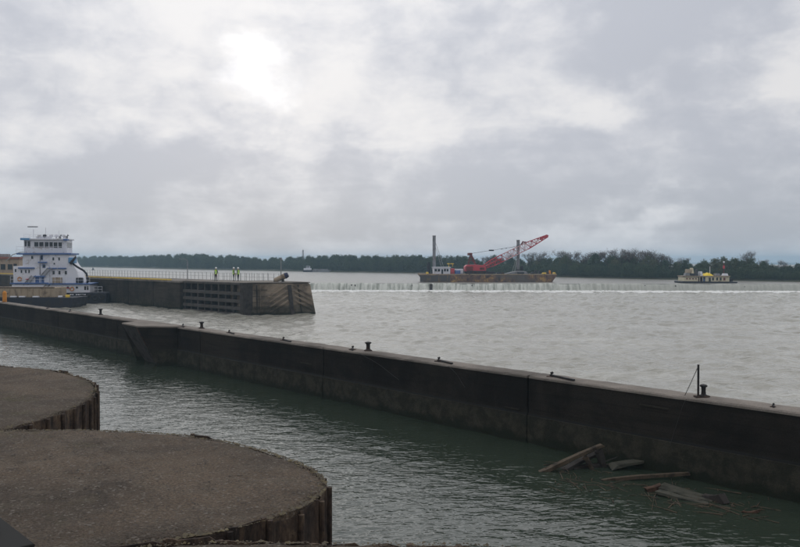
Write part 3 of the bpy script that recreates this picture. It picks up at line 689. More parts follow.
for v in range(4):
    mb = MB(); t = 0.016; zt = 0.0
    prof = [(0.0, 0.0), (0.05, 0.012), (0.1, -0.004), (0.3, -0.004), (0.35, 0.012), (0.4, 0.0)]
    nz = [-6.2, -1.2, -0.35, -0.12, 0.0]; V = []
    tops = [random.uniform(-0.03, 0.004) for _ in prof]
    for zi, z in enumerate(nz):
        for k, (x, y) in enumerate(prof):
            V.append((x, y+0.006*random.uniform(-1, 1), z+(tops[k] if zi == len(nz)-1 else 0)))
    n_ = len(prof); Fr = [(i*n_+k, i*n_+k+1, (i+1)*n_+k+1, (i+1)*n_+k) for i in range(len(nz)-1) for k in range(n_-1)]
    V2 = [(x, y-t, z) for x, y, z in V]; b = len(V)
    Fb = [(q+b for q in f[::-1]) for f in Fr]
    Ft = [((len(nz)-1)*n_+k, (len(nz)-1)*n_+k+1, b+(len(nz)-1)*n_+k+1, b+(len(nz)-1)*n_+k) for k in range(n_-1)]
    mb.add(V+V2, Fr+[tuple(f) for f in Fb]+Ft)
    mb.tube([(0.0, 0.022, -6.2), (0.0, 0.022, -0.012+random.uniform(-0.02, 0.012))], 0.030, 7)
    mb.tube([(0.045, -0.012, -6.2), (0.045, -0.012, random.uniform(-0.05, 0.0))], 0.024, 6)
    o = mb.build('sheet_pile', M['pile']); pile_protos.append(o.data); bpy.data.objects.remove(o)
def inside_fac(c, p, k): return c + (p-c)*k
def make_cell(outline, label, top, seed, pebbles, centre=None, skip=None):
    """one sheet pile cell: a ring of steel piles round a gravel fill"""
    random.seed(seed)
    poly = spline([(x*HC, y*HC, 0) for x, y in outline]); ar = sum(a.x*b.y-b.x*a.y for a, b in zip(poly, poly[1:]+poly[:1]))
    if ar < 0: poly = poly[::-1]
    pts = resample(poly, PW); n_ = len(pts); c = sum(pts, Vector())/n_
    root = empty('sheet_pile_cell', (c.x, c.y, 0), 0, label, 'sheet pile cell', 'gravel filled sheet pile cells')
    for i in range(n_):
        a, b = pts[i], pts[(i+1) % n_]; d = b-a
        o = bpy.data.objects.new('sheet_pile', pile_protos[random.randrange(4)]); COL.objects.link(o); o.parent = root
        # running counter-clockwise, the outside lies to the right of a->b, so turn the panel round
        o.location = (b.x-c.x, b.y-c.y, top-0.022+random.choice([0.0, 0.0, 0.0, 0.01, 0.035, -0.03])+random.uniform(-0.012, 0.010))
        ang = math.atan2(-d.y, -d.x); o.rotation_euler = (0, 0, ang); o.scale = (d.length/PW, 1, 1)
    # gravel fill: rings from the rim to the middle, slightly domed and uneven
    rim = resample(poly, 0.13); m_ = len(rim); ks = [0.9895, 0.991, 0.985, 0.965, 0.93, 0.88, 0.82, 0.75, 0.67, 0.58, 0.49, 0.4, 0.3, 0.2, 0.1]
    V = []
    ph = [random.uniform(0, 6.28) for _ in range(12)]
    def hgt(x, y): return 0.012*math.sin(1.9*x+ph[0])*math.sin(1.5*y+ph[1])+0.010*math.sin(3.7*x+2.1*y+ph[2])+0.007*math.sin(7.1*x-5.3*y+ph[3])+0.004*math.sin(15*x+11*y+ph[4])
    for k in ks:
        for p in rim:
            x, y = c.x+(p.x-c.x)*k, c.y+(p.y-c.y)*k
            z = top - 0.012 + 0.10*(1-k**2)*0.5 + hgt(x, y)*min(1, (1-k)*8+0.2) - (0.02 if k > 0.98 else 0)*random.uniform(0.2, 1.6) + random.uniform(-0.006, 0.006)*(1 if k > 0.9 else 0.5) - (0.4 if k == 0.9895 else 0)
            V.append((x-c.x, y-c.y, z))
    Fc = [(r_*m_+i, r_*m_+(i+1) % m_, (r_+1)*m_+(i+1) % m_, (r_+1)*m_+i) for r_ in range(len(ks)-1) for i in range(m_)]
    Fc.append(tuple((len(ks)-1)*m_+i for i in range(m_)))
    from_arrays('gravel_fill', V, Fc, M['gravel'], root, True)
    # loose stones as uncounted stuff
    for nm, cnt, mat, edge in (('loose_gravel', pebbles, M['pebble'], False), ('crumbled_edge', pebbles//6, M['crumb'], True)):
        r_ = np.random.default_rng(seed+(5 if edge else 0)); O = np.array([(1, 0, 0), (-1, 0, 0), (0, 1, 0), (0, -1, 0), (0, 0, 1), (0, 0, -1)], float)
        FO = np.array([(0, 2, 4), (2, 1, 4), (1, 3, 4), (3, 0, 4)]); rp = np.array([(p.x, p.y) for p in rim])
        idx = r_.integers(0, m_, cnt); fr = r_.random((cnt, 1)); rpt = rp[idx]*(1-fr)+rp[(idx+1) % m_]*fr; k = (1-np.abs(r_.normal(0, 0.011, cnt))) if edge else np.sqrt(r_.uniform(0.0, 0.97, cnt))
        xy = np.array([c.x, c.y]) + (rpt-np.array([c.x, c.y]))*k[:, None]
        xy = xy + r_.normal(size=(cnt, 2))*(0.0 if edge else 0.05)
        zz_ = np.array([top-0.014+0.05*(1-kk**2)+hgt(x, y)*min(1, (1-kk)*8+0.2) for (x, y), kk in zip(xy, k)])
        sz = r_.lognormal(math.log(0.0075), 0.40, cnt) if not edge else r_.lognormal(math.log(0.009), 0.45, cnt)
        th = r_.uniform(0, 6.28, cnt); ct, st = np.cos(th), np.sin(th)
        Q = O[None]*sz[:, None, None]*r_.uniform(0.6, 1.3, (cnt, 6, 1))
        Q[..., 2] *= 0.75
        X = Q[..., 0]*ct[:, None]-Q[..., 1]*st[:, None]+(xy[:, 0]-c.x)[:, None]; Y = Q[..., 0]*st[:, None]+Q[..., 1]*ct[:, None]+(xy[:, 1]-c.y)[:, None]
        Vv = np.stack([X, Y, Q[..., 2]+zz_[:, None]], -1).reshape(-1, 3); Ff = (FO[None]+np.arange(cnt)[:, None, None]*6).reshape(-1, 3)
        me = bpy.data.meshes.new(nm); me.vertices.add(len(Vv)); me.vertices.foreach_set('co', Vv.ravel()); me.loops.add(Ff.size); me.loops.foreach_set('vertex_index', Ff.ravel().astype(np.int32))
        me.polygons.add(len(Ff)); me.polygons.foreach_set('loop_start', np.arange(0, Ff.size, 3, dtype=np.int32)); me.update(calc_edges=True); me.materials.append(mat)
        o = bpy.data.objects.new(nm, me); COL.objects.link(o); o.parent = root; o['kind'] = 'stuff'
    return root
circ = [(-4.6+2.36*math.cos(a), 5.47+2.36*math.sin(a)) for a in [2*math.pi*k/12 for k in range(12)]]
make_cell(circ, 'farther round gravel topped cell of rusty sheet piles at the left edge', CT, 31, 14000)
cell2 = [(-3.3, 4.45), (-2.37, 4.73), (-1.53, 4.70), (-1.0, 4.46), (-0.62, 4.13), (-0.40, 3.82), (-0.325, 3.5), (-0.43, 3.2), (-0.66, 2.97), (-0.95, 2.80), (-1.7, 2.42), (-2.7, 2.25), (-3.5, 2.75), (-3.75, 3.6)]
make_cell(cell2, 'large gravel topped cell of rusty sheet piles filling the lower left', CT, 32, 30000)
cell3 = [(-0.95, 2.79), (-0.35, 2.838), (0.28, 2.808), (0.9, 2.62), (1.6, 2.1), (1.9, 1.2), (1.6, 0.0), (0.7, -0.9), (-0.5, -1.2), (-1.6, -0.8), (-2.2, 0.2), (-2.2, 1.4), (-1.6, 2.3)]
make_cell(cell3, 'nearest sheet pile cell whose gravel rim shows along the bottom edge', CT+0.012, 33, 16000)
ya_ = Vector((0.738, 0.675, 0)); pm_ = Vector((-1.41*HC, 2.90*HC, 0))-ya_*0.35
e = empty('dark_gap_plate', (pm_.x, pm_.y, CT+0.045), R(-47.5), 'dark plate standing in for the dark gap in bottom left corner', 'plate')  # flat dark plate stands in for the dark gap beside the cells
MB().box(-0.55, 0.55, -0.35, 0.35, 0.0, 0.03).build('plate', M['joint'], e, 0.008); MB().tube([(-0.1, 0.2, 0.03), (-0.1, 0.2, 0.09), (0.1, 0.2, 0.09), (0.1, 0.2, 0.03)], 0.012, 6).build('added_plate_tube', M['iron'], e)

# ================================================================== floating wreckage against the wall
def timber(name, a, b, wd, th, mat, label, group='broken timbers at the foot of the lock wall', taper=0.8, nails=True):
    a = Vector(a); b = Vector(b); L = (b-a).length; e = empty(name, a, 0, label, 'timber', group)
    d = (b-a).normalized(); sdv = d.cross(Vector((0, 0, 1))).normalized(); upv = sdv.cross(d).normalized()
    n_ = 9; V = []
    for i in range(n_+1):
        t = i/n_; c = d*L*t + upv*0.02*math.sin(t*5+a.x) ; k = (1-(1-taper)*t)
        if i in (0, n_): c += d*0.0
        for sx, sz in ((-1, -1), (1, -1), (1.0, 1), (-1.0, 1)):
            j = 1+random.uniform(-0.10, 0.10)
            V.append(c+sdv*sx*wd/2*k*j+upv*sz*th/2*k*j+(d*random.uniform(-0.10, 0.12) if i in (0, n_) else Vector()))
    Fc = [(i*4+k, i*4+(k+1) % 4, (i+1)*4+(k+1) % 4, (i+1)*4+k) for i in range(n_) for k in range(4)]+[(3, 2, 1, 0), tuple(n_*4+k for k in range(4))]
    MB().add(V, Fc).build('beam', mat, e, 0.008)
    if nails: MB().tube([d*L*0.15-upv*th*0.5, d*L*0.15+upv*th*0.62], 0.014, 6).build('bolt', M['rust'], e)
    return e
p0 = at(541, 473, 0.0); y0 = p0.y
timber('drift_timber', p0+Vector((-0.12, 0, -0.06)), atd(603, 446, y0+0.5), 0.20, 0.13, M['driftwood'], 'long brown timber slanting up out of the water by the wall')
timber('drift_timber', atd(560, 473, y0+0.35), atd(598, 454, y0+0.9), 0.30, 0.12, M['darkwood'], 'dark timber lying under the long slanting brown one')
timber('drift_timber', atd(598, 449, y0+0.55), atd(606, 474, y0+0.65), 0.24, 0.2, M['darkwood'], 'upright dark broken post propping the slanting timber')
timber('drift_timber', atd(585, 457, y0+0.4), atd(594, 471, y0+0.3), 0.16, 0.14, M['driftwood'], 'short brown block wedged under the slanting timber', nails=False)
timber('drift_timber', atd(572, 470, y0+0.5), atd(608, 466, y0+0.7), 0.26, 0.16, M['darkwood'], 'dark crosswise timber behind the slanting one')
timber('drift_timber', atd(611, 468, y0+0.3), atd(651, 459, y0+0.6), 0.42, 0.10, M['greywood'], 'flat grey board with raised end against the wall')
timber('drift_timber', atd(614, 472, y0+0.5), atd(648, 471, y0+0.6), 0.4, 0.12, M['darkwood'], 'black soaked board under the flat grey board')
timber('drift_pole', at(603, 482, -0.02), atd(692, 473.5, at(650, 478, 0.06).y), 0.12, 0.12, M['driftwood'], 'long thin pole floating level in front of the wreckage')
timber('drift_timber', at(646, 492, 0.0)+Vector((0, 0, -0.03)), at(661, 486.5, 0.12), 0.18, 0.15, M['orangewood'], 'short reddish timber stub on the end of the grey raft')
for k, (xa, ya, xb, yb) in enumerate(((663, 486.5, 712, 499), (660, 489.5, 712, 502), (657, 493, 708, 504.5))):
    timber('raft_board', at(xa, ya, 0.05), at(xb, yb, 0.0), 0.30, 0.09, (M['greywood'], M['greywood'], M['greywood'])[k], ('uppermost grey board of the half sunken raft', 'middle grey board of the half sunken raft', 'lowest grey board of the half sunken raft')[k], 'grey boards of the half sunken raft')
timber('stump', at(707, 502, -0.1), at(727, 504, 0.02)+Vector((0, 0, 0.1)), 0.3, 0.34, M['darkwood'], 'black waterlogged stump floating right of the grey raft', nails=False)
timber('drift_stick', at(744, 513.5, 0.0), at(761, 513, 0.03), 0.09, 0.07, M['orangewood'], 'small reddish stick floating off the black stump', nails=False)

# small sticks and scum caught round the timbers
random.seed(77); lit = MB()
for _ in range(150):
    px_ = random.uniform(550, 770); py_ = 472+(px_-550)*0.16+random.gauss(0, 7)+4; p = at(px_, max(py_, 462+(px_-550)*0.17), 0.012); a = random.uniform(0, 3.14); l_ = random.choice([0.05, 0.08, 0.12, 0.3, 0.5])*random.uniform(0.6, 1.3)
    d = Vector((math.cos(a), math.sin(a), random.uniform(-.05, .08)))*l_; lit.tube([p-d, p+d*0.1+Vector((0, 0, 0.01)), p+d], random.uniform(0.008, 0.022), 5, True, 0.006)
tag(lit.build('drift_litter', M['driftwood'], None), 'small sticks and scraps floating round the broken timbers', 'litter', kind='stuff')
for k, (xa, ya, xb, yb, dd) in enumerate(((566, 476, 592, 462, 0.3), (590, 470, 618, 457, 0.5), (630, 478, 668, 470, 0.1))):
    timber('drift_branch', atd(xa, ya, y0+dd), atd(xb, yb, y0+dd+0.3), 0.06, 0.05, M['darkwood'], ('thin dark branch in front of the slanting timber', 'thin dark branch sticking up behind the propped timbers', 'thin dark branch above the floating pole')[k], nails=False, taper=0.4)
# ================================================================== middle wall and pier
MK = 0.93; MC = 71.65; MT = 3.9
MDv = Vector((-MK, 1, 0)).normalized(); MNv = Vector((-MDv.y, MDv.x, 0))
M0 = Vector((-19.3, 97.8, 0)); MW = 6.5
def mid_u(px): y = MC/((px-400)/F+MK); return (y-97.8)/MDv.y
mid = empty('guide_wall', M0, math.atan2(MDv.y, MDv.x), 'long brown concrete guide wall with timber facing behind the near wall', 'wall')
crib0, crib1 = 0.05, mid_u(183)
marks = [crib1, mid_u(170), mid_u(153), mid_u(128), mid_u(95), mid_u(70), mid_u(45), mid_u(20), mid_u(0), 110, 140, 180]
for i, (a, b) in enumerate(zip(marks, marks[1:])):
    pr = 0.45 if i == 0 else 0.0
    blk = MB().box(a+0.09, b-0.09, -MW, pr, -2.5, MT-0.25).build('wall_block', M['mid'], mid, 0.03)
    MB().box(a+0.01, b-0.01, -MW-0.05, pr+0.06, MT-0.25, MT).build('coping', M['midtop'], blk, 0.02)
    if i: MB().box(a+0.05, b-0.05, pr-0.28, pr+0.045, MT+0.003, MT+0.17).build('yellow_kerb', M['yellow'], blk, 0.01)
MB().box(crib1, 180, -MW+0.2, -0.12, -2.4, MT-0.3).build('joint_shade_filler', M['joint'], mid)
# timber faced bay
crib = MB().box(crib0, crib1, -MW, -0.75, -2.5, MT-0.02).build('timber_bay_core', M['darkwood'], mid)
MB().box(crib0-0.02, crib1-0.01, -MW-0.02, -0.25, MT-0.018, MT+0.02).build('bay_deck', M['midtop'], crib)
for z, h in ((MT-0.16, 0.26), (2.55, 0.42), (1.62, 0.42), (0.72, 0.40), (0.0, 0.3)):
    MB().box(crib0, crib1-0.02, -0.62, 0.02 if z > 3 else 0.06, z-h/2, z+h/2).build('wale', M['wale'], crib, 0.03)
n_p = 9
for k in range(n_p):
    x = crib0+0.35+(crib1-crib0-0.8)*k/(n_p-1)
    MB().box(x-0.16, x+0.16, -0.74, -0.02, -2.0, MT-0.29).build('fender_post', M['darkwood'] if k % 3 else M['wale'], crib, 0.02)
MB().box(crib0-0.55, crib0+0.25, -1.2, 0.16, -2.5, MT+0.03).build('end_post', M['darkwood'], crib, 0.04)
# end pier
P1 = at(243, 315, 0.0); P2 = at(316.5, 314, 0.0); P3 = P2+MDv*11+Vector((1.5, 2, 0)); P4 = P1+MDv*9-MNv*1.0
PT = MT-0.05
T1 = at(246, 282.6, PT); T1.y = P1.y+0.5; T1.x = (243.5-400)/F*T1.y; T2_ = P2+Vector((-0.85, 1.3, 0)); T3 = P3+Vector((-1.5, 0, 0)); T4 = P4
pier = empty('wall_end_pier', P1, 0, 'battered brown concrete pier at the end of the guide wall with chevron ribs', 'pier')
def rel(p): return (p.x-P1.x, p.y-P1.y)
lowp = [rel(P1+(P1-Vector((T1.x, T1.y, 0)))*0.6), rel(P2+(P2-Vector((T2_.x, T2_.y, 0)))*0.6), rel(P3+(P3-T3)*0.6), rel(P4)]
lowp = [(x, y) for x, y in lowp]; basep = [rel(P1), rel(P2), rel(P3), rel(P4)]; topq = [rel(T1), rel(T2_), rel(T3), rel(T4)]
MB().prism(lowp, -2.4, PT, topq).build('body', M['pier'], pier, 0.22)
MB().prism([(x*0.99+0.02, y+0.03) for x, y in topq], PT+0.002, PT+0.10, [(x*0.99+0.02, y+0.05) for x, y in topq]).build('cap', M['midtop'], pier, 0.02)
def face_pt(s, z, out=0.0):
    """point on the pier's front face: s along it, z height"""
    k = (z+2.4)/(PT+2.4); a = Vector((*lowp[0], -2.4)).lerp(Vector((*topq[0], PT)), k); b = Vector((*lowp[1], -2.4)).lerp(Vector((*topq[1], PT)), k)
    p = a.lerp(b, s); nv = (b-a).cross(Vector((0, 0, 1))).normalized(); return p+nv*out
SM = (292-243)/(316-243)
for k in range(4):                                                                  # chevron ribs rising to the middle
    zt = 3.55-0.62*k
    MB().beam(face_pt(0.36, zt-1.45, 0.03), face_pt(SM-0.04, zt, 0.03), 0.16, 0.20).build('chevron_rib', M['pier'], pier, 0.02)
    MB().beam(face_pt(SM+0.06, zt, 0.03), face_pt(min(0.96, SM+0.30), zt-1.2, 0.03), 0.16, 0.20).build('chevron_rib', M['pier'], pier, 0.02)
for s_, w_, m_2 in ((SM, 0.46, 'darkwood'), (0.19, 0.12, 'mid'), (0.24, 0.1, 'pier'), (0.80, 0.14, 'mid')):
    MB().beam(face_pt(s_, -0.6, 0.02), face_pt(s_, PT-0.25, 0.02), w_, 0.14).build('vertical_strip', M[m_2], pier, 0.01)
for z in (0.75, 1.5, 2.25, 3.0):
    MB().beam(face_pt(0.02, z, 0.0), face_pt(0.34, z, 0.0), 0.05, 0.05).build('form_line', M['mid'], pier)

# railing along the guide wall
rail = empty('safety_railing', M0, mid.rotation_euler.z, 'thin grey post and cable railing along the guide wall top', 'railing')
pp = MB().tube([(0, 0, 0), (0, 0, 1.05)], 0.030, 6).build('post', M['galv'], rail)
first = True; u = -0.2
sites = []
while u < mid_u(40): sites.append(u); u += 1.15
for i, u in enumerate(sites):
    o = pp if i == 0 else copy_part(pp, rail)
    o.location = (u, -MW+0.5, MT+0.01); o.rotation_euler = (random.uniform(-.03, .03), random.uniform(-.03, .03), 0)
for z in (0.55, 1.0): MB().tube([(sites[0], -MW+0.5, MT+z), (sites[-1], -MW+0.5, MT+z)], 0.010, 5).build('cable', M['cable'], rail)
rail2 = empty('safety_railing', (P1.x, P1.y, PT+0.11), 0, 'short thin post railing on top of the end pier', 'railing')
for i, t in enumerate(np.linspace(0.02, 0.98, 11)):
    a = Vector((*rel(T4), 0)).lerp(Vector((*rel(T3), 0)), t); MB().tube([(a.x, a.y-0.6, -0.02), (a.x, a.y-0.6, 1.02)], 0.028, 6).build('post', M['galv'], rail2)
def lamp(px, yb, yt, depth, arm, lab):
    b = atd(px, yb, depth); h = (yb-yt)/F*depth; e = empty('lamp_post', (b.x, b.y, b.z), 0, lab, 'lamp post', 'lamp posts on the guide wall')
    MB().tube([(0, 0, 0), (0, 0, h*0.55), (0, 0, h*0.88)], 0.07, 8, True, 0.05).build('pole', M['galv'], e); MB().lathe([(0.16, 0), (0.16, 0.06), (0.08, 0.12)], 12).build('base', M['galv'], e)
    if arm:
        MB().tube([(0, 0, h*0.86), (-0.12, 0, h*0.95), (-0.4, 0, h*0.99), (-0.85, 0, h)], 0.035, 6).build('arm', M['galv'], e)
        MB().hexa([(-1.25, -0.1, h-0.05), (-0.8, -0.07, h-0.04), (-0.8, 0.07, h-0.04), (-1.25, 0.1, h-0.05), (-1.2, -0.07, h+0.05), (-0.82, -0.05, h+0.05), (-0.82, 0.05, h+0.05), (-1.2, 0.07, h+0.05)]).build('lamp_head', M['steel'], e)
    else: MB().lathe([(0.05, h*0.88), (0.13, h*0.9), (0.14, h*0.97), (0.03, h)], 10).build('lamp_head', M['steel'], e)
lamp(187.5, 279.2, 259.0, 113.5, True, 'tall grey lamp post with curved arm on the guide wall'); lamp(281, 281.8, 257.5, 104, False, 'straight grey lamp post on the pier beside the tan float')
# tan float lying on the pier
e = empty('mooring_float', (0, 0, 0), 0, 'tan cylindrical float with navy end lying on the pier', 'float'); a = Vector(atd(274.5, 280.6, 101.5)); b = Vector(atd(285, 276.0, 101.5)); e.location = a
dv = b-a; dn = dv.normalized()
MB().tube([(0, 0, 0.0), dn*0.15, dv*0.6, dv], 0.26, 14, True, 0.36).build('body', M['tan'], e); MB().tube([dv+dn*0.002, dv+dn*0.12, dv+dn*0.28, dv+dn*0.42], 0.40, 14, True, 0.30).build('end_cap', M['navy'], e)
MB().tube([(0, 0, -0.3), (0, 0, 0.05)], 0.10, 8).build('chock', M['darkwood'], e); MB().beam(dv*0.8+Vector((0, -0.3, -0.45)), dv*0.8+Vector((0, 0.3, -0.45)), 0.25, 0.5).build('chock', M['darkwood'], e)

# ================================================================== people
def person(name, loc, rz, label, pose):
    """one skinned body; vest, helmet as children"""
    J = {'pel': ((0, 0, 0.97), 0.135, 0.105), 'sp': ((0, 0.0, 1.16), 0.135, 0.10), 'ch': ((0, -0.01, 1.36), 0.165, 0.115), 'nk': ((0, 0.0, 1.50), 0.058, 0.058), 'jaw': ((0, 0.035, 1.575), 0.062, 0.07),
         'hd': ((0, 0.02, 1.66), 0.078, 0.095), 'tp': ((0, 0.0, 1.735), 0.06, 0.07), 'nose': ((0, 0.125, 1.635), 0.014, 0.016)}
    E_ = [('pel', 'sp'), ('sp', 'ch'), ('ch', 'nk'), ('nk', 'jaw'), ('jaw', 'hd'), ('hd', 'tp'), ('hd', 'nose')]
    for s_, sg in (('l', -1), ('r', 1)):
        st = pose['step']*sg; el, wr = pose['arm_'+s_]
        J.update({'hip'+s_: ((0.095*sg, 0, 0.90), 0.095, 0.10), 'kn'+s_: ((0.105*sg, st*0.5+0.02, 0.50), 0.064, 0.068), 'an'+s_: ((0.11*sg, st, 0.10), 0.045, 0.05), 'he'+s_: ((0.11*sg, st-0.03, 0.045), 0.044, 0.044), 'to'+s_: ((0.12*sg, st+0.17, 0.035), 0.045, 0.035),
                  'sh'+s_: ((0.20*sg, -0.01, 1.42), 0.066, 0.066), 'el'+s_: (el, 0.048, 0.048), 'wr'+s_: (wr, 0.033, 0.03)})
        E_ += [('pel', 'hip'+s_), ('hip'+s_, 'kn'+s_), ('kn'+s_, 'an'+s_), ('an'+s_, 'he'+s_), ('he'+s_, 'to'+s_), ('ch', 'sh'+s_), ('sh'+s_, 'el'+s_), ('el'+s_, 'wr'+s_)]
        d = (Vector(wr)-Vector(el)).normalized(); sdv = d.cross(Vector((sg, 0.2, 0))).normalized(); pm = Vector(wr)+d*0.075
        J['pm'+s_] = (tuple(pm), 0.038, 0.018); E_.append(('wr'+s_, 'pm'+s_))
        nrm = d.cross(sdv)
        for k, (off, ln) in enumerate(((-0.03, 0.07), (-0.01, 0.085), (0.01, 0.08), (0.03, 0.062))):
            a = pm+sdv*off+d*0.03; b = a+d*ln*0.5+nrm*0.008; c = b+d*ln*0.42+nrm*0.028
            for nm, q in (('a', a), ('b', b), ('c', c)): J[f'f{k}{nm}{s_}'] = (tuple(q), 0.0095, 0.0095)
            E_ += [('pm'+s_, f'f{k}a{s_}'), (f'f{k}a{s_}', f'f{k}b{s_}'), (f'f{k}b{s_}', f'f{k}c{s_}')]
        a = Vector(wr)+d*0.03-sdv*0.035; b = a+d*0.045-sdv*0.025
        J['t1'+s_] = (tuple(a), 0.012, 0.012); J['t2'+s_] = (tuple(b), 0.010, 0.010); E_ += [('wr'+s_, 't1'+s_), ('t1'+s_, 't2'+s_)]
    keys = list(J); me = bpy.data.meshes.new('body_cage'); me.from_pydata([J[k][0] for k in keys], [(keys.index(a), keys.index(b)) for a, b in E_], [])
    tmp = bpy.data.objects.new('body_cage', me); COL.objects.link(tmp)
    tmp.modifiers.new('skin', 'SKIN')
    sk = me.skin_vertices[0] if len(me.skin_vertices) else None
    if sk is None:
        bpy.context.view_layer.update(); bpy.context.view_layer.objects.active = tmp; bpy.ops.mesh.customdata_skin_add(); sk = me.skin_vertices[0]
    for i, k in enumerate(keys): sk.data[i].radius = (J[k][1], J[k][2]); sk.data[i].use_root = (k == 'pel')
    sb = tmp.modifiers.new('sub', 'SUBSURF'); sb.levels = 1; sb.render_levels = 1
    dg = bpy.context.evaluated_depsgraph_get(); dg.update(); out = bpy.data.meshes.new_from_object(tmp.evaluated_get(dg)); bpy.data.objects.remove(tmp)
    for m in (M['trousers'], M['jacket'], M['skin'], M['boot']): out.materials.append(m)
    wz = min(J['wrl'][0][2], J['wrr'][0][2])
    for p in out.polygons:
        c = p.center; p.use_smooth = True
        hand = any((c-Vector(J['pm'+s_][0])).length < 0.125 for s_ in 'lr')
        p.material_index = 2 if (hand or c.z > 1.50) else (3 if c.z < 0.10 else (0 if c.z < 0.98 else 1))
    root = empty(name, loc, rz, label, 'person'); b = bpy.data.objects.new('body', out); COL.objects.link(b); b.parent = root
    # vest: an open-necked shell round the torso
    n_ = 20; V = []; rings = [(0.93, 0.172, 0.140), (1.05, 0.168, 0.136), (1.2, 0.172, 0.138), (1.33, 0.192, 0.146), (1.43, 0.185, 0.125), (1.485, 0.115, 0.085)]
    for z, rx, ry in rings: V += [(rx*math.cos(2*math.pi*k/n_), ry*math.sin(2*math.pi*k/n_)-0.004, z) for k in range(n_)]
    Fv = [(i*n_+k, i*n_+(k+1) % n_, (i+1)*n_+(k+1) % n_, (i+1)*n_+k) for i in range(len(rings)-1) for k in range(n_)]
    vest = from_arrays('vest', V, Fv, M['vest'], b, True)
    for z, rx, ry in ((1.06, 0.173, 0.141), (1.21, 0.177, 0.143)):
        MB().add([((rx)*math.cos(2*math.pi*k/n_), ry*math.sin(2*math.pi*k/n_)-0.004, z+dz) for dz in (0, 0.05) for k in range(n_)], [(k, (k+1) % n_, n_+(k+1) % n_, n_+k) for k in range(n_)]).build('reflective_band', M['tape'], vest)
    h = MB().lathe([(0.165, 1.700), (0.17, 1.706), (0.128, 1.718), (0.126, 1.76), (0.105, 1.81), (0.06, 1.842), (0.01, 1.852)], 16, (0, 0.012, 0)).build('helmet', M['helmet'], b, smooth=True)
    MB().box(-0.012, 0.012, -0.10, 0.11, 1.84, 1.862).build('ridge', M['helmet'], h, 0.004)
    return root
def on_mid(px, depth): return Vector(((px-400)/F*depth, depth, MT+0.02))
person('person', on_mid(216.0, 106.5), R(150), 'person in yellow-green vest and white helmet standing alone on the guide wall', {'step': 0.06, 'arm_l': ((-0.27, -0.03, 1.14), (-0.25, 0.10, 0.90)), 'arm_r': ((0.27, -0.02, 1.14), (0.26, 0.08, 0.89))})
person('person', on_mid(233.6, 105.6), R(-60), 'left one of the pair of workers in vest and white helmet', {'step': -0.05, 'arm_l': ((-0.27, -0.05, 1.15), (-0.18, 0.18, 1.08)), 'arm_r': ((0.27, -0.03, 1.14), (0.25, 0.09, 0.90))})
person('person', on_mid(238.2, 104.8), R(65), 'right one of the pair of workers in vest and white helmet', {'step': 0.08, 'arm_l': ((-0.27, -0.02, 1.14), (-0.26, 0.10, 0.90)), 'arm_r': ((0.28, 0.0, 1.15), (0.20, 0.22, 1.05))})

# ================================================================== towboat
TY = 124.0; TS = TY/F                                                               # metres per photo pixel at the boat
boat = empty('towboat', (atd(106, 303, TY).x, TY, 0), 0, 'white three-deck towboat with blue trim and black hull at far left', 'towboat')
boat.rotation_euler.z = R(9)
def bx(px): return (px-105)*TS*1.012
def bz(py): return (303.6-py)*TS
BW = 7.0
def tbox(name, x0, x1, yt, yb, mat, parent, y0=0.0, y1=BW, bevel=0.03): return MB().box(bx(x0), bx(x1), y0, y1, bz(yb), bz(yt)).build(name, mat, parent, bevel)
MB().xz([(bx(-14), -1.6), (bx(100), -1.6), (bx(105), 0.35), (bx(105.3), bz(293)), (bx(102), bz(292.4)), (bx(60), bz(292.8)), (bx(-14), bz(292.8))], 0, BW).build('hull', M['hull'], boat, 0.06)
hull = boat.children[0]
MB().box(bx(-13.9), bx(105.2), -0.06, BW+0.06, bz(293.9), bz(293.1)).build('rub_rail', M['hull'], hull, 0.02)
for x0, x1 in ((71, 72.6), (73.2, 74.4), (76.5, 77.8), (78.4, 80), (80.6, 82), (82.6, 83.8), (84.4, 85.8)): MB().box(bx(x0), bx(x1), -0.068, -0.062, bz(295.0), bz(293.9)).build('name_letter', M['white'], hull)
house = tbox('main_deckhouse', 16, 88.5, 284.6, 292.9, M['white'], boat, 0.7, BW-0.7)
tbox('deck_edge', 49, 90, 283.4, 284.55, M['blue'], boat, 0.35, BW-0.35, 0.02)
t2 = tbox('second_tier', 17, 50, 266.2, 284.5, M['white'], boat, 0.9, BW-0.9)
tbox('deck_edge', 14.5, 50, 282.5, 283.9, M['blue'], boat, 0.5, 0.88, 0.02)
MB().xz([(bx(50.1), bz(283.3)), (bx(79), bz(283.3)), (bx(76), bz(272)), (bx(70), bz(262)), (bx(68.5), bz(254.6)), (bx(50.1), bz(254.6))], 1.2, BW-1.2).build('raked_casing', M['white'], boat, 0.03)
t3 = tbox('third_tier', 25, 50, 254.8, 266.1, M['white'], boat, 1.3, BW-1.3)
tbox('bridge_deck', 20, 71, 253.2, 254.7, M['blue'], boat, 0.9, BW-0.9, 0.02)
ph_ = tbox('pilothouse', 25.5, 65.5, 239.9, 253.1, M['white'], boat, 1.7, BW-1.7)
rf = tbox('pilothouse_roof', 23.5, 66.8, 238.6, 239.85, M['white'], boat, 1.3, BW-1.3, 0.02)
tbox('roof_visor', 23.2, 31.5, 238.2, 240.3, M['lightblue'], rf, 1.1, 2.2, 0.02); tbox('roof_visor', 63.2, 67.2, 239.0, 240.6, M['blue'], rf, 1.1, 2.2, 0.02)
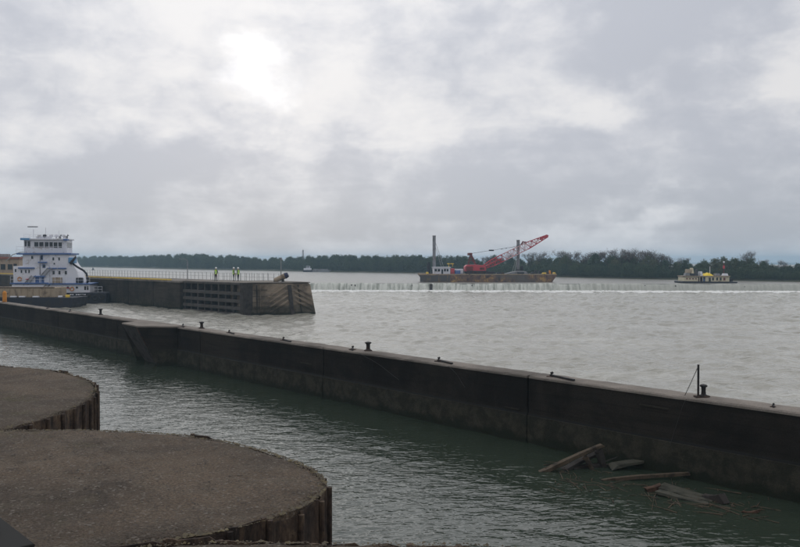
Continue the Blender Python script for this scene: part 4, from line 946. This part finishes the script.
def window(x0, x1, y0, y1, yf, parent, frame='white'):
    w_ = MB().box(bx(x0), bx(x1), yf-0.03, yf+0.05, bz(y1), bz(y0)).build('window', M['glass'], parent)
    f_ = 0.05; m = MB(); X0, X1, Z0, Z1 = bx(x0), bx(x1), bz(y1), bz(y0)
    m.box(X0-f_, X0-0.002, yf-0.045, yf+0.04, Z0-f_, Z1+f_).box(X1+0.002, X1+f_, yf-0.045, yf+0.04, Z0-f_, Z1+f_).box(X0, X1, yf-0.045, yf+0.04, Z1+0.002, Z1+f_).box(X0, X1, yf-0.045, yf+0.04, Z0-f_, Z0-0.002)
    m.build('frame', M[frame], w_); return w_
for x0, x1, y0, y1 in ((26.3, 28.3, 241.3, 246.5), (29.0, 31.6, 241.3, 247.5), (35.3, 39.2, 242.2, 247.4), (39.9, 44.0, 242.2, 247.4), (45.0, 48.6, 242.2, 247.4), (49.4, 52.6, 242.2, 247.4), (53.4, 57.0, 242.4, 247.8), (57.8, 61.2, 242.4, 247.8)): window(x0, x1, y0, y1, 1.7, ph_)
for k in range(4):                                                                  # windows round the right end of the pilothouse
    yy = 2.0+k*0.8; MB().box(bx(65.5)-0.04, bx(65.5)+0.03, yy, yy+0.6, bz(247.6), bz(242.3)).build('window', M['glass'], ph_)
window(33, 35, 256, 259, 1.3, t3); window(42, 43.6, 255.6, 260, 1.3, t3, 'blue'); window(18.5, 20, 269, 272, 0.9, t2); window(24, 25.4, 270, 273, 0.9, t2); window(28, 29.4, 270, 273, 0.9, t2)
window(31, 32.4, 270, 273, 0.9, t2); window(44.5, 46.6, 264.7, 267.6, 0.88, t2, 'blue')
window(54, 55.4, 263.0, 264.6, 1.2, boat.children[6] if False else t2)
for x0, x1, y0, y1 in ((37.5, 41, 277, 283.5), (42, 45.6, 277, 283.5), (83.5, 85.2, 286.5, 290), (86, 87.4, 286.5, 290)):
    d_ = MB().box(bx(x0), bx(x1), (0.9 if y0 < 280 else 0.7)-0.05, (0.9 if y0 < 280 else 0.7)+0.05, bz(y1), bz(y0)).build('door', M['blue'] if y0 < 280 else M['glass'], house)
    MB().box(bx(x1)-0.12, bx(x1)-0.06, (0.9 if y0 < 280 else 0.7)-0.09, (0.9 if y0 < 280 else 0.7)-0.05, bz((y0+y1)/2+0.3), bz((y0+y1)/2-0.3)).build('handle', M['galv'], d_)
for x0, x1, y0, y1, yf in ((22, 37, 267.4, 268.7, 0.55), (40, 48, 261.8, 263.1, 0.75), (49, 57, 267.8, 269.0, 0.85), (58, 66, 267.8, 269.0, 0.85), (36.5, 47, 275.8, 277, 0.5)):
    MB().box(bx(x0), bx(x1), yf, yf+0.75, bz(y1), bz(y0)).build('awning', M['blue'], boat, 0.02)
MB().tube([(bx(42), 0.80, bz(275)), (bx(42), 0.80, bz(256))], 0.06, 8).build('drain_pipe', M['steel'], boat)
boat_extra = True
for x0 in (33, 46.5):
    MB().lathe([(0.24, -0.05), (0.27, 0.0), (0.24, 0.05)], 14).build('fire_station', M['red'], boat).location = (bx(30.5 if x0 < 40 else 68), 0.6, bz(279) if x0 < 40 else bz(288))
# railings on the decks
def boat_rail(x0, x1, zb, yf, parent=boat, h=1.0):
    r_ = MB(); n_ = max(2, int(abs(bx(x1)-bx(x0))/0.8))
    for k in range(n_+1):
        x = bx(x0)+(bx(x1)-bx(x0))*k/n_; r_.tube([(x, yf, zb), (x, yf, zb+h)], 0.022, 5)
    for q in (0.5, 1.0): r_.tube([(bx(x0), yf, zb+h*q), (bx(x1), yf, zb+h*q)], 0.018, 5)
    r_.build('deck_rail', M['white'], parent)
boat_rail(20, 71, bz(253.2), 0.95); boat_rail(51, 89, bz(283.4), 0.42); boat_rail(93, 101, bz(292.4), 0.2, h=0.9); boat_rail(15, 34, bz(292.8), 0.2); boat_rail(26, 64, bz(238.6), 1.5, h=0.6)
boat_rail(15, 49, bz(282.5), 0.55); boat_rail(26, 49, bz(266.1), 1.05, h=0.95); boat_rail(52, 67, bz(267.8), 0.9, h=0.9)
for k in range(9):                                                                  # old tyres hung along the hull as fenders
    ty_ = MB(); n_ = 14
    for j in range(n_):
        a = 2*math.pi*j/n_; b_ = 2*math.pi*(j+1)/n_; ty_.tube([(0.34*math.cos(a), 0, 0.34*math.sin(a)), (0.34*math.cos(b_), 0, 0.34*math.sin(b_))], 0.12, 6, False)
    ty_.build('tyre_fender', M['iron'], boat).location = (bx(101-k*6.2), -0.17, bz(297.6)+random.uniform(-.1, .1))
for x0, zt in ((49.5, 268), (34.5, 275.5), (48.5, 283.4)):                            # steep stairs between decks
    st_ = MB()
    for sx in (0, 0.6): st_.beam((bx(x0)+sx, 0.62, bz(zt)), (bx(x0)+sx-1.2, 0.62, bz(zt+9)), 0.07, 0.16)
    for j in range(7): st_.box(bx(x0)-1.2*j/7-0.02, bx(x0)+0.6-1.2*j/7, 0.56, 0.68, bz(zt)-0.2*j-0.14, bz(zt)-0.2*j-0.10)
    st_.build('stair', M['steel'], boat)
for x0, yy in ((59, 289), (72, 289), (23, 279)): 
    lr = MB(); n_ = 14
    for j in range(n_):
        a = 2*math.pi*j/n_; b_ = 2*math.pi*(j+1)/n_; lr.tube([(0.28*math.cos(a), 0, 0.28*math.sin(a)), (0.28*math.cos(b_), 0, 0.28*math.sin(b_))], 0.07, 6, False)
    lr.build('life_ring', M['orange'], boat).location = (bx(x0), 0.60 if yy > 285 else 0.80, bz(yy))
for x0, x1, y0, y1 in ((52, 54.5, 286.5, 288.6), (56, 58, 286.5, 288.6), (62, 64, 286.5, 288.6), (67, 69, 286.5, 288.6), (75.5, 77.5, 286.5, 288.6)): window(x0, x1, y0, y1, 0.7, house)
for x0, x1, y0, y1 in ((53, 55, 271, 274.5), (58.5, 60.5, 271, 274.5), (64.5, 66.5, 271, 274.5), (53, 54.6, 257.5, 260.5), (58.5, 60, 257.5, 260.5)): window(x0, x1, y0, y1, 1.2, boat.children[boat_case] if False else house)
for x0 in (56.5, 63): MB().tube([(bx(x0), 3.4, bz(254.6)), (bx(x0), 3.4, bz(235.8)), (bx(x0)+0.25, 3.4, bz(234.6))], 0.2, 10).build('funnel', M['steel'], boat)
# bent hose davit over the after deck
MB().tube([(bx(66), 1.6, bz(266)), (bx(70), 1.5, bz(262.5)), (bx(76), 1.3, bz(267)), (bx(82), 1.2, bz(270.5)), (bx(85), 1.2, bz(274)), (bx(86), 1.2, bz(279)), (bx(85.5), 1.2, bz(284))], 0.16, 9).build('bent_exhaust', M['hull'], boat, smooth=True)
MB().box(bx(68), bx(74), 1.0, 2.6, bz(263.5), bz(257.5)).build('searchlight_box', M['lightblue'], boat, 0.1); MB().xz([(bx(69), bz(263)), (bx(75), bz(256)), (bx(76), bz(257.5)), (bx(71), bz(265))], 0.85, 0.97).build('dark_vane', M['hull'], boat)
MB().box(bx(53), bx(62), 1.0, 2.0, bz(283.3), bz(277.5)).build('deck_locker', M['tan'], boat, 0.05); MB().box(bx(75), bx(81), 1.0, 2.0, bz(283.3), bz(277.8)).build('winch', M['hull'], boat, 0.1)
for x0 in (30, 34, 40, 46, 50): MB().lathe([(0.3, 0), (0.42, 0.2), (0.42, 0.5), (0.3, 0.75), (0.05, 0.8)], 12).build('deck_fitting', M['hull'] if x0 > 38 else M['blue'], boat).location = (bx(x0), 0.4, bz(292.8))
# masts and radar on the pilothouse roof
mast = MB().tube([(bx(33), 2.6, bz(238.6)), (bx(33), 2.6, bz(229))], 0.05, 6).build('radar_mast', M['white'], boat); MB().box(bx(27.5), bx(37), 2.5, 2.75, bz(227.2), bz(226.2)).build('radar_scanner', M['steel'], mast, 0.03)
MB().tube([(bx(44.5), 2.6, bz(238.6)), (bx(44.5), 2.6, bz(227.5))], 0.035, 6).build('antenna', M['white'], boat); MB().tube([(bx(57), 2.6, bz(238.6)), (bx(57), 2.6, bz(230))], 0.025, 5).build('antenna', M['white'], boat)
for x0, c_ in ((39, 'white'), (44, 'hull'), (50, 'white'), (55, 'white'), (62, 'white')): MB().lathe([(0.1, 0), (0.1, 0.22), (0.26, 0.26), (0.3, 0.5), (0.2, 0.66), (0.02, 0.7)], 12).build('searchlight', M[c_], rf).location = (bx(x0), 2.3, bz(238.6))
MB().box(bx(36), bx(48), 2.2, 3.4, bz(238.55), bz(236.2)).build('roof_locker', M['white'], rf, 0.05)

# ---- moored deck barge in front of the towboat
GY = 112.0; GS = GY/F
barge = empty('deck_barge', (atd(72, 300, GY).x, GY, 0), R(-2), 'dark hulled deck barge with tan coaming moored below the towboat', 'barge')
def gx(px): return (px-72)*GS
MB().xz([(gx(-60), -1.2), (gx(66), -1.2), (gx(72), 0.5), (gx(72.4), 1.46), (gx(-60), 1.46)], 0, 5.0).build('hull', M['hull'], barge, 0.05)
MB().box(gx(-60), gx(52), 0.5, 4.4, 1.465, 2.85).build('coaming', M['tan'], barge, 0.05); MB().box(gx(-60), gx(52.5), 0.44, 0.5, 2.78, 2.92).build('coaming_rim', M['rust'], barge.children[1], 0.01)
for x0 in (8, 17, 31): MB().box(gx(x0), gx(x0)+0.9, 0.08, 0.46, 1.47, 1.66).build('deck_fender', M['white'], barge, 0.05)
MB().box(gx(57), gx(60.5), 0.1, 0.6, 1.47, 1.70).build('deck_fender', M['white'], barge, 0.05); MB().box(gx(64.5), gx(68), 0.1, 0.6, 1.47, 1.85).build('bitt', M['yellow'], barge, 0.05)
for k in range(9): MB().box(gx(48-k*6), gx(48-k*6)+0.09, 0.40, 0.5, 1.47, 2.78).build('stiffener', M['tan'], barge.children[1])
e = empty('yellow_post', wall_pt(u_of(0.0), -0.4, WH), 0, 'orange-yellow painted post on the wall at the left edge', 'post'); MB().lathe([(0.22, 0), (0.2, 0.1), (0.2, 0.95), (0.12, 1.1), (0.01, 1.14)], 12).build('post', M['orange'], e)
MB().lathe([(0.28, -0.01), (0.28, 0.05)], 12).build('base_plate', M['rust'], e)

# ---- building, pipe arch and lock machinery at the left edge
BY = 170.0
e = empty('lock_building', (atd(19, 275, BY).x, BY, MT+0.01), 0, 'low buff building with red roof edge behind the towboat', 'building'); bs = BY/F
MB().box(-14, 0, 0, 6, 0, 3.1).build('wall', M['brick'], e, 0.03); rf_ = MB().box(-14.2, 0.25, -0.3, 6.3, 3.105, 3.55).build('roof', M['roofred'], e, 0.04)
MB().box(-14, -4.2, 0.6, 5, 3.56, 4.2).build('roof_upstand', M['steel'], rf_, 0.05)
for x0 in (-3.9, -2.4): q = MB().box(x0, x0+1.0, -0.03, 0.05, 0.9, 2.0).build('window', M['glass'], e); MB().box(x0-0.08, x0+1.08, -0.06, -0.005, 0.78, 0.88).build('sill', M['midtop'], q)
MB().box(-1.15, -0.45, -0.03, 0.05, 0.02, 2.1).build('door', M['hull'], e)
e = empty('bent_pipe', (atd(22, 255, 165).x, 165, MT), 0, 'thin pale bent pipe arching over the low building', 'pipe')
MB().tube([(0.2, 2.6, 0.0), (0.2, 2.6, 3.6), (-0.2, 2.6, 4.6), (-1.6, 2.6, 4.5), (-3.2, 2.6, 4.0), (-4.6, 2.6, 2.6)], 0.09, 7).build('tube', M['galv'], e); MB().lathe([(0.2, 0), (0.2, 0.08)], 10).build('foot', M['galv'], e).location = (0.2, 2.6, 0)

# ================================================================== crane barge
CY = 186.0; CS = CY/F; CB = atd(420, 282, CY)
cb = empty('crane_barge', (CB.x, CY, UP), R(1.0), 'long rust streaked work barge carrying the red crane above the dam', 'barge')
def cx(px): return (px-420)*CS
def cz(py): return (282.3-py)*CS
CWD = 9.0
MB().xz([(cx(425.5), -0.6), (cx(551), -0.6), (cx(553), 0.1), (cx(557.5), cz(275.2)), (cx(557), cz(274.6)), (cx(419.3), cz(273.9)), (cx(419), cz(274.6)), (cx(424.5), 0.1)], 0, CWD).build('hull', M['bargehull'], cb, 0.05)
hb = cb.children[0]; dk = cz(274.2)
MB().box(cx(419.2), cx(557.3), -0.05, 0.12, cz(275.0), cz(274.1)).build('rub_rail', M['tan'], hb, 0.02)
MB().box(cx(420), cx(450), -0.035, 0.0, 0.12, cz(275.4)).build('bow_plate', M['bargegrey'], hb)
for k in range(14): MB().box(cx(430+k*8.7), cx(430+k*8.7)+0.10, -0.045, 0.0, 0.1, cz(275.1)).build('hull_rib', M['bargehull'], hb)
# spud poles
def spud(px, yt, lab):
    s_ = empty('spud_pole', (0, 0, 0), 0); s_.parent = cb
    return MB().tube([(cx(px), CWD*0.5, -1.8), (cx(px), CWD*0.5, cz(yt))], 0.36, 14).build('spud_pole', M['steel'], cb)
def spud(px, yt):
    o = MB().tube([(cx(px), CWD*0.5, -1.8), (cx(px), CWD*0.5, cz(yt))], 0.38, 14).build('spud_pole', M['steel'], cb)
    MB().tube([(cx(px), CWD*0.5, cz(yt)+0.002), (cx(px), CWD*0.5, cz(yt)+0.12)], 0.43, 14).build('cap', M['galv'], o); MB().tube([(cx(px), CWD*0.5, dk+0.01), (cx(px), CWD*0.5, dk+1.0)], 0.62, 14).build('collar', M['hull'], o)
    for dx_ in (1.3,): MB().box(cx(px)-dx_-0.35, cx(px)-dx_+0.35, CWD*0.5-0.4, CWD*0.5+0.4, dk+0.005, dk+2.7).build('spud_guide', M['hull'], o, 0.05) if px < 480 else MB().box(cx(px)+0.55, cx(px)+1.15, CWD*0.5-0.4, CWD*0.5+0.4, dk+0.005, dk+1.9).build('spud_guide', M['hull'], o, 0.05)
    return o
spud(435.3, 235.5); spud(521.6, 240)
for a_, b_ in (((cx(436.5), CWD*0.5, cz(246)), (cx(444), 1.5, dk+0.05)), ((cx(437), CWD*0.5, cz(243)), (cx(447), 3.5, dk+0.05)), ((cx(520.8), CWD*0.5, cz(257)), (cx(515.5), 1.5, dk+0.05)), ((cx(520.8), CWD*0.5, cz(254)), (cx(513.6), 2.5, dk+0.05))):
    MB().tube([a_, b_], 0.05, 6).build('brace', M['galv'], cb)
hs = MB().box(cx(433.5), cx(450.6), 0.8, 5.2, dk+0.005, cz(267.9)).build('deckhouse', M['white'], cb, 0.04); MB().box(cx(433), cx(451.2), 0.6, 5.4, cz(267.88), cz(267.2)).build('deckhouse_roof', M['white'], hs, 0.02)
for x0, x1 in ((434.8, 437.2), (438.0, 440.4), (444.2, 446.2), (446.9, 448.8)): q = MB().box(cx(x0), cx(x1), 0.77, 0.82, cz(271.6), cz(269.0)).build('window', M['glass'], hs); MB().box(cx(x0)-0.06, cx(x1)+0.06, 0.74, 0.795, cz(272.1), cz(271.65)).build('sill', M['white'], q)
MB().box(cx(441.6), cx(443.4), 0.76, 0.82, dk+0.02, cz(269.4)).build('door', M['hull'], hs)
MB().box(cx(450.9), cx(455.0), 0.9, 4.5, dk+0.005, cz(268.6)).build('red_locker', M['red'], cb, 0.05)
MB().box(cx(455.4), cx(460.8), 0.6, 2.4, dk+0.005, cz(270.6)).build('blue_container', M['blue'], cb, 0.05); MB().box(cx(456.5), cx(464.6), 2.7, 5.5, dk+0.005, cz(269.2)).build('white_locker', M['white'], cb, 0.05)
for x0 in (449.3, 453.2): MB().box(cx(x0), cx(x0)+0.14, 2.2, 2.34, cz(267.1), cz(263.4)).build('roof_stand', M['yellow'], cb)
MB().box(cx(448), cx(454.6), 2.0, 2.6, cz(264.3), cz(263.4)).build('roof_beam', M['yellow'], cb)
MB().xz([(cx(505), dk+0.005), (cx(530), dk+0.005), (cx(527), cz(271.4)), (cx(520), cz(271.0)), (cx(513), cz(272.2))], 0.8, 3.2).build('spud_shelter', M['steel'], cb, 0.04); MB().box(cx(518), cx(525), 0.74, 0.79, dk+0.05, cz(272.4)).build('opening', M['hull'], cb.children[-1])
for px_, w_, h_, c_ in ((486, 1.6, 0.5, 'hull'), (491, 1.2, 0.6, 'hull'), (497, 1.5, 0.45, 'hull'), (501, 1.0, 0.4, 'rust'), (532, 1.2, 0.5, 'hull'), (536, 0.5, 0.9, 'hull'), (539.5, 0.5, 0.75, 'hull'), (543, 1.2, 0.35, 'yellow'), (550, 0.5, 0.85, 'orange'), (547, 1.0, 0.4, 'rust'), (554, 0.7, 0.4, 'yellow'), (426, 0.7, 0.5, 'yellow'), (430, 0.6, 0.35, 'hull')):
    MB().hexa([(cx(px_), 0.6, dk+0.005), (cx(px_)+w_, 0.6, dk+0.005), (cx(px_)+w_, 1.6, dk+0.005), (cx(px_), 1.6, dk+0.005), (cx(px_)+w_*0.15, 0.7, dk+h_), (cx(px_)+w_*0.8, 0.7, dk+h_), (cx(px_)+w_*0.8, 1.4, dk+h_), (cx(px_)+w_*0.15, 1.4, dk+h_)]).build('deck_gear', M[c_], cb, 0.04)
# ---- crawler crane standing on the barge
cr = empty('crawler_crane', (CB.x, CY, UP), R(1.0), 'red lattice boom crawler crane standing on the work barge', 'crane')
for yy in (1.8, 5.2):
    tr = MB().xz([(cx(468), dk+0.01), (cx(488.5), dk+0.01), (cx(490), dk+0.35), (cx(488.5), dk+0.75), (cx(468), dk+0.75), (cx(466.6), dk+0.35)], yy, yy+0.9).build('track', M['hull'], cr, 0.06)
    for k in range(5): MB().xz([(cx(469.5+k*4.4)+0.3*math.cos(a), dk+0.38+0.26*math.sin(a)) for a in [2*math.pi*j/12 for j in range(12)]], yy-0.04, yy-0.002).build('track_roller', M['rust'], tr)
MB().xz([(cx(466), cz(271.6)), (cx(487), cz(271.6)), (cx(487.5), cz(268.5)), (cx(484), cz(265.4)), (cx(478), cz(264.8)), (cx(468), cz(265.0)), (cx(466), cz(266.8))], 2.0, 5.6).build('cab_body', M['red'], cr, 0.06)
bd = cr.children[-1]; MB().lathe([(1.3, dk+0.72), (1.3, cz(271.62))], 18, (cx(477), 3.8, 0)).build('turntable', M['hull'], cr)
MB().box(cx(481), cx(485.5), 1.96, 1.995, cz(270.0), cz(267.6)).build('cab_window', M['darkred'], bd); MB().box(cx(467), cx(474), 1.95, 1.995, cz(270.9), cz(266.7)).build('side_panel', M['darkred'], bd)
MB().box(cx(475), cx(480), 1.955, 1.995, cz(270.9), cz(266.9)).build('side_panel', M['red'], bd)
g_ = MB()
for yy in (2.6, 4.9):
    g_.beam((cx(477.5), yy, cz(265)), (cx(472.5), yy, cz(254.2)), 0.16, 0.22).beam((cx(470), yy, cz(265.1)), (cx(472.2), yy, cz(254.5)), 0.12, 0.14).beam((cx(476.5), yy, cz(262)), (cx(471.4), yy, cz(260)), 0.10, 0.10)
g_.build('gantry', M['darkred'], cr); MB().box(cx(469.6), cx(473.6), 2.4, 5.1, cz(255.4), cz(252.8)).build('gantry_sheaves', M['darkred'], cr, 0.08)
# lattice boom
BA, BB = Vector((cx(484), 3.75, cz(268.2))), Vector((cx(551), 3.75, cz(235.4))); bdir = (BB-BA).normalized(); bup = Vector((-bdir.z, 0, bdir.x)); BLn = (BB-BA).length
def half(t): return 0.32 + 0.48*min(1, t/0.16) if t < 0.16 else (0.80 if t < 0.70 else 0.80-0.52*(t-0.70)/0.30)
def bp(t, sy, sz): return BA+bdir*BLn*t+Vector((0, sy*half(t)*0.85, 0))+bup*sz*half(t)
ts = list(np.linspace(0, 1, 23))
boom = None
for i, (s0, s1, mat) in enumerate(((0, 7, 'red'), (7, 15, 'boomwhite'), (15, 22, 'red'))):
    mb = MB()
    for k in range(s0, s1):
        t0, t1 = ts[k], ts[k+1]
        for sy in (-1, 1):
            for sz in (-1, 1): mb.tube([bp(t0, sy, sz), bp(t1, sy, sz)], 0.085, 5, False)
            q = 1 if k % 2 else -1; mb.tube([bp(t0, sy, q), bp(t1, sy, -q)], 0.055, 4, False); mb.tube([bp(t1, sy, -1), bp(t1, sy, 1)], 0.045, 4, False)
        for sz in (-1, 1): q = 1 if k % 2 else -1; mb.tube([bp(t0, q, sz), bp(t1, -q, sz)], 0.05, 4, False)
    mb.build('boom_section', M[mat], cr)
MB().xz([(BB.x-1.6, BB.z-0.95), (BB.x+0.1, BB.z-0.25), (BB.x+0.25, BB.z+0.15), (BB.x-0.2, BB.z+0.3), (BB.x-1.9, BB.z-0.4)], 3.4, 4.1).build('boom_tip', M['red'], cr, 0.05)
MB().beam(BA+bdir*0.2, BA+bdir*BLn*0.3, 0.9, 0.25, bup).build('boom_foot_plate', M['red'], cr)
gt = Vector((cx(471.5), 3.75, cz(253.6))); sp = Vector((cx(493.5), 3.75, cz(250.2)))
for yy in (-0.45, 0.45):
    o_ = Vector((0, yy, 0)); MB().tube([gt+o_, sp+o_], 0.035, 5).build('pendant_line', M['cable'], cr); MB().tube([sp+o_, Vector((cx(519), 3.75, cz(246.4)))+o_, bp(0.86, 0, 1)+o_*0.5], 0.030, 5).build('pendant_line', M['cable'], cr)
MB().box(cx(491.3), cx(496.0), 3.1, 4.4, sp.z-0.16, sp.z+0.16).build('spreader', M['hull'], cr, 0.05)
for px_ in (503.5, 508): MB().tube([(cx(px_), 3.75, cz(248.7-0.17*(px_-503))-0.1), (cx(px_)+0.35, 3.75, cz(248.6-0.17*(px_-503)))], 0.08, 6).build('line_block', M['hull'], cr)
MB().tube([bp(0.62, 0, 1), bp(0.66, 0, 1)+bup*0.5, bp(0.70, 0, 1)], 0.2, 6).build('boom_sheave', M['darkred'], cr)
MB().tube([gt, bp(0.5, 0, 1.6), bp(0.98, 0, 1)], 0.02, 4).build('hoist_line', M['cable'], cr)

# ================================================================== workboat at right
WY = 177.5; WS = WY/F
wb = empty('work_flat', (atd(682, 284, WY).x, WY, UP), R(-1.0), 'cream workboat with yellow tarpaulin and red mast at right above the dam', 'workboat')
def wx(px): return (px-682)*WS
def wz(py): return (284.6-py)*WS
MB().xz([(wx(684), -0.5), (wx(733), -0.5), (wx(737.5), wz(284.0)), (wx(737), wz(283.2)), (wx(682.4), wz(282.6)), (wx(682.2), wz(283.4))], 0, 5.5).build('hull', M['hull'], wb, 0.04)
dk2 = wz(283.0)
MB().box(wx(685), wx(699), 0.5, 4.6, dk2, wz(278.6)).build('fore_house', M['cream'], wb, 0.03); fh = wb.children[-1]
MB().box(wx(706.5), wx(730), 0.5, 4.6, dk2, wz(278.2)).build('deckhouse', M['cream'], wb, 0.03); dh = wb.children[-1]
MB().box(wx(684.4), wx(730.8), 0.3, 4.8, wz(278.15), wz(277.3)).build('canopy', M['tan'], wb, 0.02)
for x0 in (700.2, 703.2, 706): MB().box(wx(x0), wx(x0)+0.12, 0.45, 0.57, dk2, wz(278.2)).build('canopy_post', M['cream'], wb)
MB().box(wx(699.4), wx(706.3), 1.8, 4.4, dk2, wz(279.0)).build('engine_box', M['darkred'], wb, 0.05); MB().box(wx(704.2), wx(706.2), 0.7, 1.7, dk2, wz(279.6)).build('drum', M['blue'], wb, 0.06)
for x0, x1, par in ((687, 688.6, fh), (690, 691.6, fh), (693, 694.6, fh), (696, 697.4, fh)): MB().box(wx(x0), wx(x1), 0.46, 0.52, wz(280.8), wz(279.4)).build('window', M['darkred'], par)
for x0, x1, c_ in ((709.5, 711.5, 'hull'), (712.8, 714.6, 'glass'), (717, 718.6, 'glass'), (720.4, 722.2, 'glass'), (724, 726, 'darkred')): MB().box(wx(x0), wx(x1), 0.46, 0.52, dk2+0.05 if c_ == 'hull' else wz(281.8), wz(279.0)).build('door' if c_ == 'hull' else 'window', M[c_], dh)
random.seed(5)
V = []; nx_, ny_ = 13, 7
for i in range(nx_):
    for k in range(ny_):
        u_, v_ = i/(nx_-1), k/(ny_-1); h = (math.sin(math.pi*u_)**0.45*math.sin(math.pi*v_)**0.4)*(0.72+0.22*math.sin(u_*11+v_*3)) if 0 < i < nx_-1 and 0 < k < ny_-1 else 0
        V.append((wx(704)+(wx(715.5)-wx(704))*u_, 0.9+2.8*v_, wz(277.28)+0.72*h*(0.75+0.5*random.random())+random.uniform(0, 0.08)))
from_arrays('tarpaulin', V, [(i*ny_+k, (i+1)*ny_+k, (i+1)*ny_+k+1, i*ny_+k+1) for i in range(nx_-1) for k in range(ny_-1)], M['tarp'], wb)
for x0, x1, y0, y1, c_ in ((687, 692, 277.25, 274.4, 'steel'), (692.5, 697, 277.25, 275.0, 'hull'), (688.5, 692.5, 274.35, 270.6, 'tan'), (693, 695.6, 274.9, 269.4, 'cream'), (698.4, 699.8, 277.25, 270.4, 'hull'), (701.5, 704.6, 277.25, 273.0, 'white'), (717, 722.5, 277.25, 275.0, 'steel'), (725.5, 730, 277.25, 275.0, 'white')):
    MB().hexa([(wx(x0), 1.0, wz(y0)), (wx(x1), 1.0, wz(y0)), (wx(x1), 2.6, wz(y0)), (wx(x0), 2.6, wz(y0)), (wx(x0)+0.1, 1.1, wz(y1)), (wx(x1)-0.15, 1.1, wz(y1)), (wx(x1)-0.15, 2.4, wz(y1)), (wx(x0)+0.1, 2.4, wz(y1))]).build('roof_gear', M[c_], wb, 0.03)
MB().tube([(wx(727), 2.0, wz(275)), (wx(727), 2.0, wz(264.5))], 0.09, 8).build('mast', M['darkred'], wb); MB().lathe([(0.05, 0), (0.2, 0.1), (0.2, 0.3), (0.05, 0.42)], 10).build('mast_lamp', M['white'], wb.children[-1]).location = (wx(727), 2.0, wz(264.5))
MB().box(wx(726.2), wx(727.9), 1.9, 2.1, wz(270), wz(267)).build('mast_flag', M['red'], wb)
MB().tube([(wx(713.4), 2.2, wz(275)), (wx(713.4), 2.2, wz(268))], 0.06, 8).build('exhaust', M['white'], wb); MB().box(wx(731.5), wx(734), 0.8, 1.6, dk2, wz(280.4)).build('bitt', M['hull'], wb, 0.05)

# ================================================================== small far things on the upper river
fb = bank_at(318)[0]; FY = fb.y-6; FS = FY/F
e = empty('distant_towboat', (atd(303, 271, FY).x, FY, UP), 0, 'tiny white towboat pushing barges along the far wooded bank', 'towboat')
MB().box(0, 9*FS, 0, 3, -0.4, 0.8).build('hull', M['hull'], e, 0.05); MB().box(0.5*FS, 8*FS, 0.4, 2.6, 0.8, 1.7).build('deckhouse', M['white'], e, 0.04); MB().box(3*FS, 6.5*FS, 0.6, 2.4, 1.71, 2.6).build('pilothouse', M['white'], e, 0.04); MB().box(3.1*FS, 6.4*FS, 0.57, 0.64, 2.0, 2.4).build('window', M['glass'], e)
e = empty('distant_barge', (atd(312.5, 271, FY).x, FY, UP), 0, 'low pale barge ahead of the tiny white towboat', 'barge')
MB().xz([(0, -0.4), (17*FS, -0.4), (18.5*FS, 0.9), (0, 0.9)], 0, 3.5).build('hull', M['steel'], e, 0.05); MB().box(0.5*FS, 15*FS, 0.3, 3.2, 0.902, 1.3).build('cargo_cover', M['steel'], e, 0.05)
ty = bank_at(303)[0].y+25
e = empty('radio_mast', (atd(303, 268, ty).x, ty, UP+0.9), 0, 'thin lattice mast rising out of the far wood', 'mast'); hm = atd(303, 250, ty).z-UP-0.9; mb = MB()
for sx, sy in ((-.35, -.35), (.35, -.35), (0, .4)): mb.tube([(sx*1.5, sy*1.5, 0), (sx*0.6, sy*0.6, hm)], 0.09, 5)
for k in range(9): z0_, z1_ = hm*k/9, hm*(k+1)/9; mb.tube([(-.5, -.5, z0_), (.4, -.4, z1_)], 0.06, 4).tube([(.5, -.5, z0_), (0, .45, z1_)], 0.06, 4)
mb.build('lattice', M['steel'], e); MB().tube([(0, 0, hm-0.2), (0, 0, hm+0.9)], 0.05, 5).build('aerial', M['steel'], e)
p = at(93, 270, UP); e = empty('channel_buoy', (p.x, p.y, UP), 0, 'small dark buoy on the upper river beyond the towboat stern', 'buoy'); MB().lathe([(0.5, -0.4), (0.75, 0.0), (0.72, 0.3), (0.35, 0.5), (0.28, 1.1), (0.05, 1.3)], 14).build('float_body', M['hull'], e); MB().tube([(0, 0, 1.2), (0, 0, 1.7)], 0.06, 6).build('lamp', M['steel'], e)

# ================================================================== air over the river
hzb = MB().box(-3000, 3000, -1500, 3500, -5.0, 24.0).build('haze', None); tag(hzb, 'thin grey river haze over the whole scene', 'haze', kind='stuff')
hm_ = bpy.data.materials.new('river_haze'); hm_.use_nodes = True; nt_ = hm_.node_tree; nt_.nodes.clear()
vol = nt_.nodes.new('ShaderNodeVolumePrincipled'); vol.inputs['Color'].default_value = (0.56, 0.80, 1.0, 1); vol.inputs['Density'].default_value = 0.00045; vol.inputs['Anisotropy'].default_value = 0.2
mo = nt_.nodes.new('ShaderNodeOutputMaterial'); nt_.links.new(vol.outputs[0], mo.inputs['Volume']); hzb.data.materials.append(hm_)
